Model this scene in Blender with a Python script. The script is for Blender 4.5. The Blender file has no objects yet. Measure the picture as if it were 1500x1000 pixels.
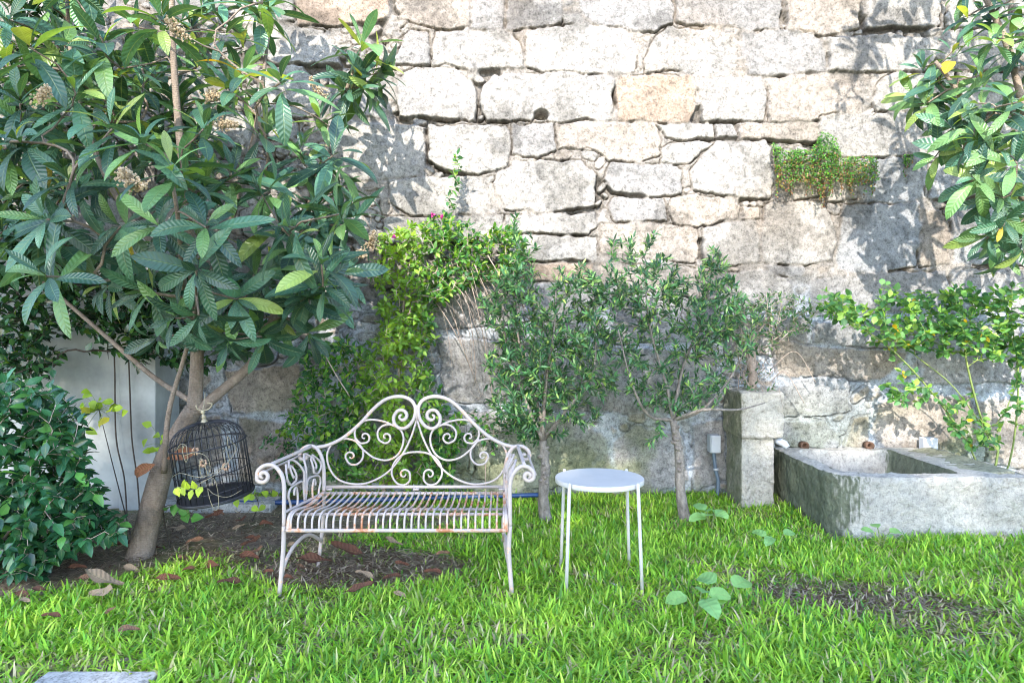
import bpy, bmesh, math, random
import numpy as np
from mathutils import Vector, Matrix
R = math.radians
PI = math.pi
sc = bpy.context.scene
C = sc.collection
random.seed(4)

# ------------------------------------------------------------ camera, light, exposure
CAMH, HOR, F = 1.30, 480.0, 1000.0          # eye height, horizon row and focal length of the 1500 px wide photo
cam = bpy.data.objects.new('camera', bpy.data.cameras.new('camera'))
C.objects.link(cam); sc.camera = cam
cam.location = (0, 0, CAMH); cam.rotation_euler = (R(90), 0, 0)
cam.data.lens = 24; cam.data.sensor_width = 36; cam.data.shift_y = -20/1500
cam.data.clip_end = 500; cam.data.clip_start = .05

SUN_EL, SUN_AZ = R(33), R(10)
w = bpy.data.worlds.new('World'); sc.world = w; w.use_nodes = True
nt = w.node_tree
sky = nt.nodes.new('ShaderNodeTexSky'); sky.sky_type = 'NISHITA'; sky.sun_disc = False
sky.sun_elevation = SUN_EL; sky.sun_rotation = R(190); sky.air_density = 1.0; sky.dust_density = .6; sky.ozone_density = 1.6
bg = nt.nodes['Background']; bg.inputs['Strength'].default_value = 0.15
nt.links.new(sky.outputs[0], bg.inputs['Color'])
sun = bpy.data.objects.new('sun', bpy.data.lights.new('sun', 'SUN')); C.objects.link(sun)
sun.data.energy = 2.0; sun.data.angle = R(.53); sun.data.color = (1, .93, .82)
SD = Vector((math.sin(SUN_AZ)*math.cos(SUN_EL), math.cos(SUN_AZ)*math.cos(SUN_EL), -math.sin(SUN_EL)))
sun.rotation_euler = SD.to_track_quat('-Z', 'Y').to_euler()
sc.view_settings.view_transform = 'Standard'; sc.view_settings.look = 'None'
sc.view_settings.exposure = 2.6; sc.view_settings.gamma = 1
sc.render.engine = 'CYCLES'
sc.cycles.filter_width = 1.05; sc.cycles.denoising_prefilter = 'ACCURATE'; sc.cycles.denoising_input_passes = 'RGB_ALBEDO_NORMAL'
sc.cycles.max_bounces = 6; sc.cycles.diffuse_bounces = 4; sc.cycles.transmission_bounces = 4

# ------------------------------------------------------------ helpers
def P(px, py, d):
    return Vector(((px-750)/F*d, d, CAMH-(py-HOR)/F*d))
def G(px, py, z=0.0):                        # the ground point seen at a pixel of the photo
    d = (CAMH-z)/((py-HOR)/F)
    return Vector(((px-750)/F*d, d, z))
ORG = {}
def tag(o, label=None, cat=None, group=None, kind=None):
    if label: o['label'] = label
    if cat: o['category'] = cat
    if group: o['group'] = group
    if kind: o['kind'] = kind
    return o
def thing(name, loc, label, cat, group=None):
    o = bpy.data.objects.new(name, None); C.objects.link(o)
    o.location = loc; o.empty_display_size = .1
    ORG[o.name] = Vector(loc)
    return tag(o, label, cat, group)
def link(name, me, mat, parent=None, org=None, smooth=True):
    off = Vector((0, 0, 0))
    if parent is not None: off = ORG[parent.name]
    elif org is not None: off = Vector(org)
    if off.length > 0: me.transform(Matrix.Translation(-off))
    if smooth: me.shade_smooth()
    me.materials.append(mat)
    o = bpy.data.objects.new(name, me); C.objects.link(o)
    if parent is not None: o.parent = parent
    else: o.location = off
    ORG[o.name] = off
    return o
class MB:
    def __init__(s): s.v = []; s.f = []
    def tube(s, pts, rad, n=6, cap=True):
        pts = [Vector(p) for p in pts]
        if not hasattr(rad, '__len__'): rad = [rad]*len(pts)
        b = len(s.v); prev = None
        for i, p in enumerate(pts):
            t = (pts[min(i+1, len(pts)-1)]-pts[max(i-1, 0)])
            if t.length < 1e-9: t = Vector((0, 0, 1))
            t.normalize()
            if prev is None:
                a = Vector((1, 0, 0)) if abs(t.x) < .8 else Vector((0, 1, 0))
                u = t.cross(a).normalized()
            else:
                u = (prev-t*prev.dot(t))
                u = u.normalized() if u.length > 1e-6 else t.orthogonal().normalized()
            prev = u; vv = t.cross(u)
            for k in range(n):
                a = 2*PI*k/n
                s.v.append(p+(u*math.cos(a)+vv*math.sin(a))*rad[i])
        for i in range(len(pts)-1):
            for k in range(n):
                k2 = (k+1) % n
                s.f.append((b+i*n+k, b+i*n+k2, b+(i+1)*n+k2, b+(i+1)*n+k))
        if cap:
            s.f.append(tuple(b+k for k in reversed(range(n))))
            s.f.append(tuple(b+(len(pts)-1)*n+k for k in range(n)))
        return s
    def box(s, a, b):
        i = len(s.v); x0, y0, z0 = a; x1, y1, z1 = b
        s.v += [Vector(q) for q in ((x0,y0,z0),(x1,y0,z0),(x1,y1,z0),(x0,y1,z0),(x0,y0,z1),(x1,y0,z1),(x1,y1,z1),(x0,y1,z1))]
        s.f += [tuple(i+k for k in q) for q in ((0,3,2,1),(4,5,6,7),(0,1,5,4),(1,2,6,5),(2,3,7,6),(3,0,4,7))]
        return s
    def lathe(s, c, prof, n=24, M=None):
        b = len(s.v); c = Vector(c)
        for r, z in prof:
            for k in range(n):
                a = 2*PI*k/n; q = Vector((r*math.cos(a), r*math.sin(a), z))
                s.v.append(c+(M @ q if M else q))
        for i in range(len(prof)-1):
            for k in range(n):
                k2 = (k+1) % n
                s.f.append((b+i*n+k, b+i*n+k2, b+(i+1)*n+k2, b+(i+1)*n+k))
        s.f.append(tuple(b+k for k in reversed(range(n))))
        s.f.append(tuple(b+(len(prof)-1)*n+k for k in range(n)))
        return s
    def build(s, name, mat, parent=None, org=None, smooth=True):
        me = bpy.data.meshes.new(name); me.from_pydata([tuple(v) for v in s.v], [], s.f); me.update()
        return link(name, me, mat, parent, org, smooth)
def bevel(o, w, seg=2):
    m = o.modifiers.new('b', 'BEVEL'); m.width = w; m.segments = seg; m.limit_method = 'ANGLE'; return o
def rough(o, sub, size, amp, seed=0):
    m = o.modifiers.new('s', 'SUBSURF'); m.subdivision_type = 'SIMPLE'; m.levels = m.render_levels = sub
    for sz, am in ((size, amp), (size*.22, amp*.45)):
        t = bpy.data.textures.new('t', 'CLOUDS'); t.noise_scale = sz; t.noise_depth = 2
        d = o.modifiers.new('d', 'DISPLACE'); d.texture = t; d.strength = am; d.texture_coords = 'GLOBAL'
    return o
def cat(pts, m=6):                            # Catmull-Rom through the points
    pts = [Vector(p) for p in pts]; out = []
    q = [pts[0]*2-pts[1]]+pts+[pts[-1]*2-pts[-2]]
    for i in range(1, len(q)-2):
        a, b, c, d = q[i-1:i+3]
        for k in range(m):
            t = k/m
            out.append(.5*((2*b)+(c-a)*t+(2*a-5*b+4*c-d)*t*t+(3*b-a-3*c+d)*t**3))
    out.append(pts[-1]); return out

# ---- leaves: every leaf is a small curved blade, all blades of one plant in one mesh
def p_lance(v): return np.clip(np.sin(PI*v**.8)**.8, .03, 1)
def p_obov(v): return np.clip(np.sin(PI*v**1.25)**.75, .04, 1)
def p_ovate(v): return np.clip(np.sin(PI*v**.62)**.8, .03, 1)
def p_round(v): return np.clip(np.sin(PI*v**.75)**.55, .08, 1)
def p_blade(v): return np.clip(1.0-.97*v**2.2, .03, 1)
def nrm(a): return a/np.maximum(np.linalg.norm(a, axis=-1, keepdims=True), 1e-9)
def leaves(name, mat, pos, d, up, L, W, bend, col, prof=p_lance, nu=2, nv=4, fold=.25, wave=0.0, parent=None, org=None, seed=0):
    rs = np.random.RandomState(seed+11)
    pos = np.asarray(pos, float); N = len(pos)
    Y = nrm(np.asarray(d, float)); up = np.asarray(up, float)+rs.normal(0, .05, (N, 3))
    X = nrm(np.cross(Y, up)); Z = np.cross(X, Y)
    L = np.broadcast_to(np.asarray(L, float), (N,)); W = np.broadcast_to(np.asarray(W, float), (N,))
    k = np.broadcast_to(np.asarray(bend, float), (N,)); k = np.where(np.abs(k) < .02, .02, k)
    v = np.linspace(0, 1, nv+1); u = np.linspace(-1, 1, nu+1)
    vv, uu = np.meshgrid(v, u, indexing='ij'); vv = vv.ravel(); uu = uu.ravel(); M = len(vv)
    x = uu[None]*prof(vv)[None]*W[:, None]/2
    kv = k[:, None]*vv[None]
    y = L[:, None]*np.sin(kv)/k[:, None]
    z = -L[:, None]*(1-np.cos(kv))/k[:, None]
    y = y+np.abs(x)*fold*np.sin(kv); z = z+np.abs(x)*fold*np.cos(kv)
    if wave: z = z+wave*L[:, None]*np.sin(vv[None]*9+rs.rand(N, 1)*6)*uu[None]
    co = pos[:, None]+x[..., None]*X[:, None]+y[..., None]*Y[:, None]+z[..., None]*Z[:, None]
    co = co.reshape(-1, 3)
    q = []
    for i in range(nv):
        for j in range(nu):
            a = i*(nu+1)+j; q.append((a, a+1, a+nu+2, a+nu+1))
    q = np.array(q)
    fa = (np.arange(N)[:, None, None]*M+q[None]).reshape(-1, 4)
    me = bpy.data.meshes.new(name)
    me.vertices.add(len(co)); me.vertices.foreach_set('co', co.ravel().astype(np.float32))
    me.loops.add(fa.size); me.loops.foreach_set('vertex_index', fa.ravel().astype(np.int32))
    me.polygons.add(len(fa)); me.polygons.foreach_set('loop_start', (np.arange(len(fa))*4).astype(np.int32))
    me.update(calc_edges=True)
    uv = me.uv_layers.new(name='uv'); UV = np.stack([uu, vv], -1)[np.tile(q.reshape(-1), N)]
    uv.data.foreach_set('uv', UV.ravel().astype(np.float32))
    col = np.broadcast_to(np.asarray(col, float), (N, 3))
    ca = me.color_attributes.new(name='col', type='FLOAT_COLOR', domain='POINT')
    cc = np.ones((N, M, 4)); cc[..., :3] = col[:, None]
    ca.data.foreach_set('color', cc.ravel().astype(np.float32))
    return link(name, me, mat, parent, org)

# ---- branching: every target point is joined to the nearest limb already grown
def grow(stems, targets, rs, rt=.0022, power=.42, step=.07, jit=.006, sag=.35, wd=.2, rmax=None):
    pts = []; par = []; D = []; dirs = []; chains = []
    for st in stems:
        ch = []
        for i, p in enumerate(st):
            p = np.array(p); first = i == 0
            if first:
                if pts:
                    dd = np.linalg.norm(np.array(pts)-p, axis=1); j = int(dd.argmin())
                    if dd[j] < .12: ch.append(j); par.append(j); D.append(D[j])
                    else: par.append(-1); D.append(0)
                else: par.append(-1); D.append(0)
                dirs.append(np.array([0, 0, 1.]))
            else:
                par.append(len(pts)-1); D.append(D[-1]+np.linalg.norm(p-pts[-1])); dirs.append(nrm(p-pts[-1]))
            pts.append(p); ch.append(len(pts)-1)
        chains.append(ch)
    base = pts[0]; nst = len(pts)
    order = np.argsort([np.linalg.norm(np.array(t)-base) for t in targets])
    tips = []
    for ti in order:
        t = np.array(targets[ti]); A = np.array(pts); dist = np.linalg.norm(A-t, axis=1)
        cost = dist+wd*np.array(D)+np.where(A[:, 2] > t[2]+.12, .15, 0)
        cost[0] += .5
        j = int(cost.argmin()); p0 = pts[j]; ln = dist[j]
        if ln < .02: continue
        c = p0+nrm(dirs[j]+np.array([0, 0, .3]))*ln*sag
        n = max(2, int(math.ceil(ln/step))); ch = [j]; last = j
        for k in range(1, n+1):
            s = k/n; q = (1-s)**2*p0+2*s*(1-s)*c+s*s*t+(rs.normal(0, jit, 3) if k < n else 0)
            par.append(last); D.append(D[last]+np.linalg.norm(q-pts[last])); dirs.append(nrm(q-pts[last]))
            pts.append(q); last = len(pts)-1; ch.append(last)
        chains.append(ch); tips.append([pts[i] for i in ch])
    cnt = np.zeros(len(pts)); has = np.zeros(len(pts), bool)
    for p_ in par:
        if p_ >= 0: has[p_] = True
    cnt[~has] = 1
    for i in range(len(pts)-1, -1, -1):
        if par[i] >= 0 and par[i] != i: cnt[par[i]] += cnt[i]
    r = rt*np.maximum(cnt, 1)**power
    if rmax: r = np.minimum(r, rmax)
    return np.array(pts), chains, r, tips, nst
def limbs(mb, g, n=6, over=None):
    pts, chains, r, tips, nst = g
    for ch in chains:
        rr = [r[i] for i in ch]
        if len(ch) > 1: rr[0] = min(rr[0], rr[1]*1.25)
        mb.tube([pts[i] for i in ch], rr, 8 if max(rr) > .02 else (5 if max(rr) > .006 else 3), cap=False)
def inpoly(x, y, poly):
    n = len(poly); ins = np.zeros(np.shape(x), bool)
    for i in range(n):
        x1, y1 = poly[i]; x2, y2 = poly[(i+1) % n]
        if y1 == y2: continue
        ins ^= ((y1 > y) != (y2 > y)) & (x < (x2-x1)*(y-y1)/(y2-y1)+x1)
    return ins
def sample(poly, n, d0, d1, rs):
    xs = [p[0] for p in poly]; ys = [p[1] for p in poly]; out = []
    while len(out) < n:
        x = rs.uniform(min(xs), max(xs)); y = rs.uniform(min(ys), max(ys))
        if inpoly(np.array([x]), np.array([y]), poly)[0]: out.append(P(x, y, rs.uniform(d0, d1)))
    return out
def sprigs(tips, rs, gap, frac=.6, ang=(35, 75), skip=0.0):
    """leaf positions, directions and up vectors along the outer part of each twig"""
    po, di, up = [], [], []
    for tp in tips:
        tp = [np.array(p) for p in tp]
        seg = [np.linalg.norm(tp[i+1]-tp[i]) for i in range(len(tp)-1)]; tot = sum(seg)
        if tot < 1e-4: continue
        s = tot*(1-frac) if tot > .12 else 0; a0 = rs.rand()*6
        while s < tot:
            acc = 0
            for i, sg in enumerate(seg):
                if acc+sg >= s or i == len(seg)-1: break
                acc += sg
            f = (s-acc)/max(sg, 1e-6); p = tp[i]+(tp[i+1]-tp[i])*f; t = nrm(tp[i+1]-tp[i])
            o = nrm(np.cross(t, [.3, .2, 1.])); o2 = np.cross(t, o)
            for sd in (0, PI):
                if rs.rand() < skip: continue
                a = a0+sd+rs.normal(0, .3); th = R(rs.uniform(*ang))
                perp = o*math.cos(a)+o2*math.sin(a)
                po.append(p); dd = t*math.cos(th)+perp*math.sin(th)+rs.normal(0, .12, 3); di.append(dd)
                up.append(nrm(np.array([0, -.35, 1.])+rs.normal(0, .45, 3)))
            a0 += 1.5; s += gap*rs.uniform(.7, 1.3)
        po.append(tp[-1]); di.append(t+rs.normal(0, .1, 3)); up.append(np.array([0, -.3, 1.]))
    return np.array(po), np.array(di), np.array(up)
def tint(N, rs, cols, wts, var=.18):
    cols = np.array(cols, float); idx = rs.choice(len(cols), N, p=np.array(wts)/sum(wts))
    return cols[idx]*np.exp(rs.normal(0, var, (N, 1)))

# ------------------------------------------------------------ materials
def mat(name):
    m = bpy.data.materials.new(name); m.use_nodes = True
    n = m.node_tree.nodes; l = m.node_tree.links
    return m, n, l, n['Principled BSDF']
def noise(n, l, scale, detail=4, rough_=.6, vec=None, dist=0):
    t = n.new('ShaderNodeTexNoise'); t.inputs['Scale'].default_value = scale; t.inputs['Detail'].default_value = detail
    t.inputs['Roughness'].default_value = rough_; t.inputs['Distortion'].default_value = dist
    if vec is not None: l.new(vec, t.inputs['Vector'])
    return t.outputs['Fac']
def ramp(n, l, fac, stops):
    r = n.new('ShaderNodeValToRGB'); l.new(fac, r.inputs['Fac']); e = r.color_ramp.elements
    while len(e) < len(stops): e.new(.5)
    for i, (p, c) in enumerate(stops):
        e[i].position = p; e[i].color = (c if hasattr(c, '__len__') else (c, c, c))[:3]+(1,) if hasattr(c, '__len__') else (c, c, c, 1)
    return r.outputs['Color']
def mix(n, l, fac, a, b, mode='MIX'):
    x = n.new('ShaderNodeMix'); x.data_type = 'RGBA'; x.blend_type = mode
    for s, v in ((0, fac), (6, a), (7, b)):
        if isinstance(v, (int, float)): x.inputs[s].default_value = v
        elif isinstance(v, tuple): x.inputs[s].default_value = v+(1,) if len(v) == 3 else v
        else: l.new(v, x.inputs[s])
    return x.outputs[2]
def math_(n, l, op, a, b=None, c=None):
    x = n.new('ShaderNodeMath'); x.operation = op
    for i, v in enumerate((a, b, c)):
        if v is None: continue
        if isinstance(v, (int, float)): x.inputs[i].default_value = v
        else: l.new(v, x.inputs[i])
    return x.outputs[0]
def bump(n, l, h, dist, bs, strength=1.0):
    b = n.new('ShaderNodeBump'); b.inputs['Distance'].default_value = dist; b.inputs['Strength'].default_value = strength
    l.new(h, b.inputs['Height']); l.new(b.outputs[0], bs.inputs['Normal']); return b
def coord(n, which='Object'): return n.new('ShaderNodeTexCoord').outputs[which]

def leaf_mat(name, rough_=.4, trans=.25, ribs=0, back=(1.5, 1.35, 1.2), rib_d=.004, spec=.5, vein=.25, tcol=(1.9, 1.7, .55)):
    m, n, l, b = mat(name)
    at = n.new('ShaderNodeAttribute'); at.attribute_name = 'col'
    uvn = n.new('ShaderNodeUVMap'); sp = n.new('ShaderNodeSeparateXYZ'); l.new(uvn.outputs[0], sp.inputs[0])
    au = math_(n, l, 'ABSOLUTE', sp.outputs[0])
    nz = noise(n, l, 9, 3, vec=coord(n))
    c = mix(n, l, 1.0, at.outputs['Color'], ramp(n, l, nz, [(.3, .78), (.7, 1.2)]), 'MULTIPLY')
    mid = ramp(n, l, au, [(.0, 1.0), (.09, 0.0)])                   # the pale midrib
    c = mix(n, l, math_(n, l, 'MULTIPLY', mid, vein), c, (.25, .33, .12))
    g = n.new('ShaderNodeNewGeometry')
    bk = mix(n, l, 1.0, c, tuple(back), 'MULTIPLY')
    c2 = mix(n, l, g.outputs['Backfacing'], c, bk)
    l.new(c2, b.inputs['Base Color']); b.inputs['Roughness'].default_value = rough_
    b.inputs['Specular IOR Level'].default_value = spec
    if ribs:
        ph = math_(n, l, 'MULTIPLY', math_(n, l, 'SUBTRACT', sp.outputs[1], math_(n, l, 'MULTIPLY', au, .09)), ribs*2*PI)
        h = math_(n, l, 'MULTIPLY', math_(n, l, 'SINE', ph), math_(n, l, 'MINIMUM', math_(n, l, 'MULTIPLY', au, 4.0), 1.0))
        h = math_(n, l, 'SUBTRACT', h, math_(n, l, 'MULTIPLY', mid, 1.5))
        bump(n, l, h, rib_d, b)
    tr = n.new('ShaderNodeBsdfTranslucent'); 
    l.new(mix(n, l, 1.0, c2, tcol, 'MULTIPLY'), tr.inputs['Color'])
    ms = n.new('ShaderNodeMixShader'); ms.inputs[0].default_value = trans
    l.new(b.outputs[0], ms.inputs[1]); l.new(tr.outputs[0], ms.inputs[2])
    l.new(ms.outputs[0], n['Material Output'].inputs['Surface'])
    return m
M_loq = leaf_mat('loquat_leaf', .40, .2, 12, back=(1.9, 1.6, 1.3), spec=.65, vein=.4, rib_d=.0011)
M_gloss = leaf_mat('glossy_leaf', .26, .2, 0, spec=.6)
M_soft = leaf_mat('soft_leaf', .5, .35, 0, spec=.35)
M_olive = leaf_mat('olive_leaf', .38, .2, 0, back=(1.7, 1.5, 1.9), spec=.5)
M_grass = leaf_mat('grass_blade', .48, .38, 0, back=(1, 1, 1), spec=.35, vein=.12, tcol=(1.35, 1.3, .8))
M_dry = leaf_mat('dry_leaf', .75, .08, 9, back=(1.5, 1.4, 1.3), spec=.2, vein=.15, rib_d=.0012)
M_weed = leaf_mat('weed_leaf', .55, .3, 5, spec=.3, vein=.5, rib_d=.0008)

def bark(name, c1, c2, scale=14, bd=.006, ring=0):
    m, n, l, b = mat(name); co = coord(n)
    mp = n.new('ShaderNodeMapping'); mp.inputs['Scale'].default_value = (1, 1, .5); l.new(co, mp.inputs[0])
    a = noise(n, l, scale, 6, .7, mp.outputs[0]); f = noise(n, l, 90, 3, .6, co)
    c = ramp(n, l, a, [(.3, c1), (.7, c2)])
    c = mix(n, l, .5, c, ramp(n, l, f, [(.3, .5), (.7, 1.3)]), 'MULTIPLY')
    h = math_(n, l, 'ADD', a, math_(n, l, 'MULTIPLY', f, .4))
    if ring:
        wv = n.new('ShaderNodeTexWave'); wv.bands_direction = 'Z'; wv.inputs['Scale'].default_value = ring; wv.inputs['Distortion'].default_value = 5
        wv.inputs['Detail'].default_value = 3; l.new(co, wv.inputs[0]); h = math_(n, l, 'ADD', h, math_(n, l, 'MULTIPLY', wv.outputs['Fac'], .18))
        c = mix(n, l, .10, c, wv.outputs['Color'], 'MULTIPLY')
    l.new(c, b.inputs['Base Color']); b.inputs['Roughness'].default_value = .85
    bump(n, l, h, bd, b); return m
M_bark = bark('loquat_bark', (.11, .082, .062), (.27, .215, .175), 12, .006, 30)
M_barko = bark('olive_bark', (.085, .07, .06), (.33, .29, .26), 26, .016)
M_twig = bark('dry_twig', (.24, .19, .16), (.42, .34, .30), 20, .002)
M_cane = bark('green_cane', (.10, .16, .04), (.25, .30, .10), 20, .002)
M_vine = bark('dark_vine', (.03, .025, .02), (.08, .06, .05), 20, .002)

def stone_mat(name, base=None, moss=None, attr=False, scale=1.0, bd=.006, patch=.45, spk=1.0):
    m, n, l, b = mat(name); co = coord(n)
    if attr:
        at = n.new('ShaderNodeAttribute'); at.attribute_name = 'col'; c = at.outputs['Color']
    else: c = mix(n, l, 0.0, base, base)
    big = noise(n, l, 5*scale, 5, .65, co); med = noise(n, l, 26*scale, 6, .75, co); fine = noise(n, l, 78*scale, 5, .85, co)
    c = mix(n, l, patch, c, mix(n, l, 1.0, c, ramp(n, l, big, [(.35, (.62, .60, .60)), (.62, (1.25, 1.2, 1.15))]), 'MULTIPLY'))
    c = mix(n, l, spk, c, ramp(n, l, med, [(.36, .50), (.46, .88), (.56, 1.08), (.72, 1.3)]), 'MULTIPLY')
    c = mix(n, l, .85*spk, c, ramp(n, l, fine, [(.36, .30), (.47, .95), (.7, 1.22)]), 'MULTIPLY')
    if moss:
        mcol, amount = moss
        mz = noise(n, l, 3.5, 5, .7, co, .5)
        g = n.new('ShaderNodeNewGeometry'); sp = n.new('ShaderNodeSeparateXYZ'); l.new(g.outputs['Normal'], sp.inputs[0])
        side = math_(n, l, 'MAXIMUM', math_(n, l, 'MULTIPLY', sp.outputs[0], -1.0), 0.0)     # the flanks facing left are mossy
        f = math_(n, l, 'ADD', math_(n, l, 'MULTIPLY', side, amount), math_(n, l, 'SUBTRACT', mz, .60))
        f = ramp(n, l, f, [(.12, 0.0), (.5, .8)])
        c = mix(n, l, f, c, mix(n, l, 1.0, mcol, ramp(n, l, med, [(.3, .5), (.7, 1.4)]), 'MULTIPLY'))
    l.new(c, b.inputs['Base Color']); b.inputs['Roughness'].default_value = .92; b.inputs['Specular IOR Level'].default_value = .2
    h = math_(n, l, 'ADD', math_(n, l, 'MULTIPLY', med, 1.0), math_(n, l, 'MULTIPLY', fine, .45))
    bump(n, l, h, bd, b); return m
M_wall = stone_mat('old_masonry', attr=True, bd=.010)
M_granite = stone_mat('granite', (.55, .53, .495), ((.09, .12, .06), .9), bd=.03, spk=.62)
M_granite2 = stone_mat('weathered_granite', (.50, .475, .43), ((.15, .17, .10), .55), bd=.024, spk=.62)
M_slab = stone_mat('pale_paving', (.36, .36, .355), bd=.002, patch=.2)

def plain(name, col, rough_=.5, metal=0, var=.15, sc_=8, bd=.0):
    m, n, l, b = mat(name); z = noise(n, l, sc_, 5, .65, coord(n))
    c = mix(n, l, 1.0, col, ramp(n, l, z, [(.3, 1-var), (.7, 1+var)]), 'MULTIPLY')
    l.new(c, b.inputs['Base Color']); b.inputs['Roughness'].default_value = rough_; b.inputs['Metallic'].default_value = metal
    if bd: bump(n, l, z, bd, b)
    return m
M_render = plain('white_render', (.33, .345, .35), .9, 0, .34, 2.2, .006)
M_pale = plain('white_powder_coat', (.47, .46, .46), .42, 0, .06)
M_grey = plain('grey_plastic', (.40, .42, .47), .5, 0, .05)
M_white = plain('pale_plastic', (.48, .50, .56), .5, 0, .05)
M_dark = plain('dark_wire', (.035, .035, .042), .5, .5, .4, 30)
M_brass = plain('aged_brass', (.30, .26, .18), .5, .3, .3, 30)
M_blue = plain('blue_pipe', (.015, .05, .16), .45, 0, .2)
M_conduit = plain('grey_conduit', (.10, .14, .20), .5)
M_peach = plain('peach_petal', (.42, .27, .18), .6, 0, .3, 60)
M_pink = plain('magenta_bract', (.45, .03, .22), .6)
M_cream = plain('cream_blossom', (.42, .32, .21), .8, 0, .45, 90)
M_rustd = plain('rusty_iron', (.10, .055, .035), .8, 0, .5, 40)
M_fig = plain('dark_opening', (.03, .025, .02), .9)

def rust_paint():
    m, n, l, b = mat('rusty_white_paint'); co = coord(n)
    a = noise(n, l, 7, 6, .7, co); f = noise(n, l, 60, 5, .7, co)
    k = math_(n, l, 'ADD', a, math_(n, l, 'MULTIPLY', f, .38))
    at = n.new('ShaderNodeAttribute'); at.attribute_name = 'rust'
    k = math_(n, l, 'ADD', k, math_(n, l, 'MULTIPLY', at.outputs['Fac'], .105))
    c = ramp(n, l, k, [(.78, (.41, .352, .34)), (.82, (.62, .42, .32)), (.90, (.40, .16, .08))])
    l.new(c, b.inputs['Base Color']); b.inputs['Roughness'].default_value = .55
    bump(n, l, k, .0015, b); return m
M_bench = rust_paint()

def soil_mat():
    m, n, l, b = mat('garden_soil'); co = coord(n)
    a = noise(n, l, 2.2, 6, .7, co); f = noise(n, l, 30, 6, .8, co); g = noise(n, l, 110, 4, .8, co)
    c = ramp(n, l, f, [(.3, (.085, .062, .05)), (.5, (.28, .215, .17)), (.72, (.52, .43, .35))])
    c = mix(n, l, ramp(n, l, a, [(.42, 0.0), (.58, .6)]), c, (.13, .16, .05))
    c = mix(n, l, .7, c, ramp(n, l, g, [(.3, .45), (.7, 1.4)]), 'MULTIPLY')
    l.new(c, b.inputs['Base Color']); b.inputs['Roughness'].default_value = .95; b.inputs['Specular IOR Level'].default_value = .1
    bump(n, l, math_(n, l, 'ADD', f, math_(n, l, 'MULTIPLY', g, .5)), .02, b); return m
M_soil = soil_mat()

# ------------------------------------------------------------ ground
def vnoise(h, w, cell, seed):
    rs = np.random.RandomState(seed); gh, gw = int(h/cell)+3, int(w/cell)+3
    g = rs.rand(gh, gw); y = np.arange(h)/cell; x = np.arange(w)/cell
    yi = y.astype(int); xi = x.astype(int); fy = (y-yi)[:, None]; fx = (x-xi)[None]
    fy = fy*fy*(3-2*fy); fx = fx*fx*(3-2*fx)
    a = g[yi][:, xi]; b = g[yi][:, xi+1]; c = g[yi+1][:, xi]; d = g[yi+1][:, xi+1]
    return (a*(1-fx)+b*fx)*(1-fy)+(c*(1-fx)+d*fx)*fy-.5
def fbm(h, w, cell, seed, oct=4, gain=.5):
    o = np.zeros((h, w)); a = 1.0
    for k in range(oct):
        o += a*vnoise(h, w, max(cell, 1.01), seed+k*17); a *= gain; cell /= 2
    return o
def gz(x, y):                                # gentle unevenness of the lawn
    return .012*np.sin(x*2.1+.5)*np.cos(y*1.7)+.008*np.sin(x*5.3+y*3.1)
def grid_mesh(name, X, Y, Z):
    h, w_ = X.shape; co = np.stack([X, Y, Z], -1).reshape(-1, 3)
    i = np.arange(h*w_).reshape(h, w_)
    fa = np.stack([i[:-1, :-1], i[:-1, 1:], i[1:, 1:], i[1:, :-1]], -1).reshape(-1, 4)
    me = bpy.data.meshes.new(name)
    me.vertices.add(len(co)); me.vertices.foreach_set('co', co.ravel().astype(np.float32))
    me.loops.add(fa.size); me.loops.foreach_set('vertex_index', fa.ravel().astype(np.int32))
    me.polygons.add(len(fa)); me.polygons.foreach_set('loop_start', (np.arange(len(fa))*4).astype(np.int32))
    me.update(calc_edges=True); return me
xs = np.concatenate([np.linspace(-60, -6, 10)[:-1], np.linspace(-6, 6, 260), np.linspace(6, 60, 10)[1:]])
ys = np.concatenate([np.linspace(-60, .5, 16)[:-1], np.linspace(.5, 6, 150), np.linspace(6, 60, 8)[1:]])
XX, YY = np.meshgrid(xs, ys)
fb = fbm(len(ys), len(xs), 8, 5, 4)
inn = (np.abs(XX) < 6) & (YY > .5) & (YY < 6)
link('ground', grid_mesh('ground', XX, YY, np.where(inn, gz(XX, YY)+fb*.018, 0)-.012), M_soil)['kind'] = 'structure'

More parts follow.
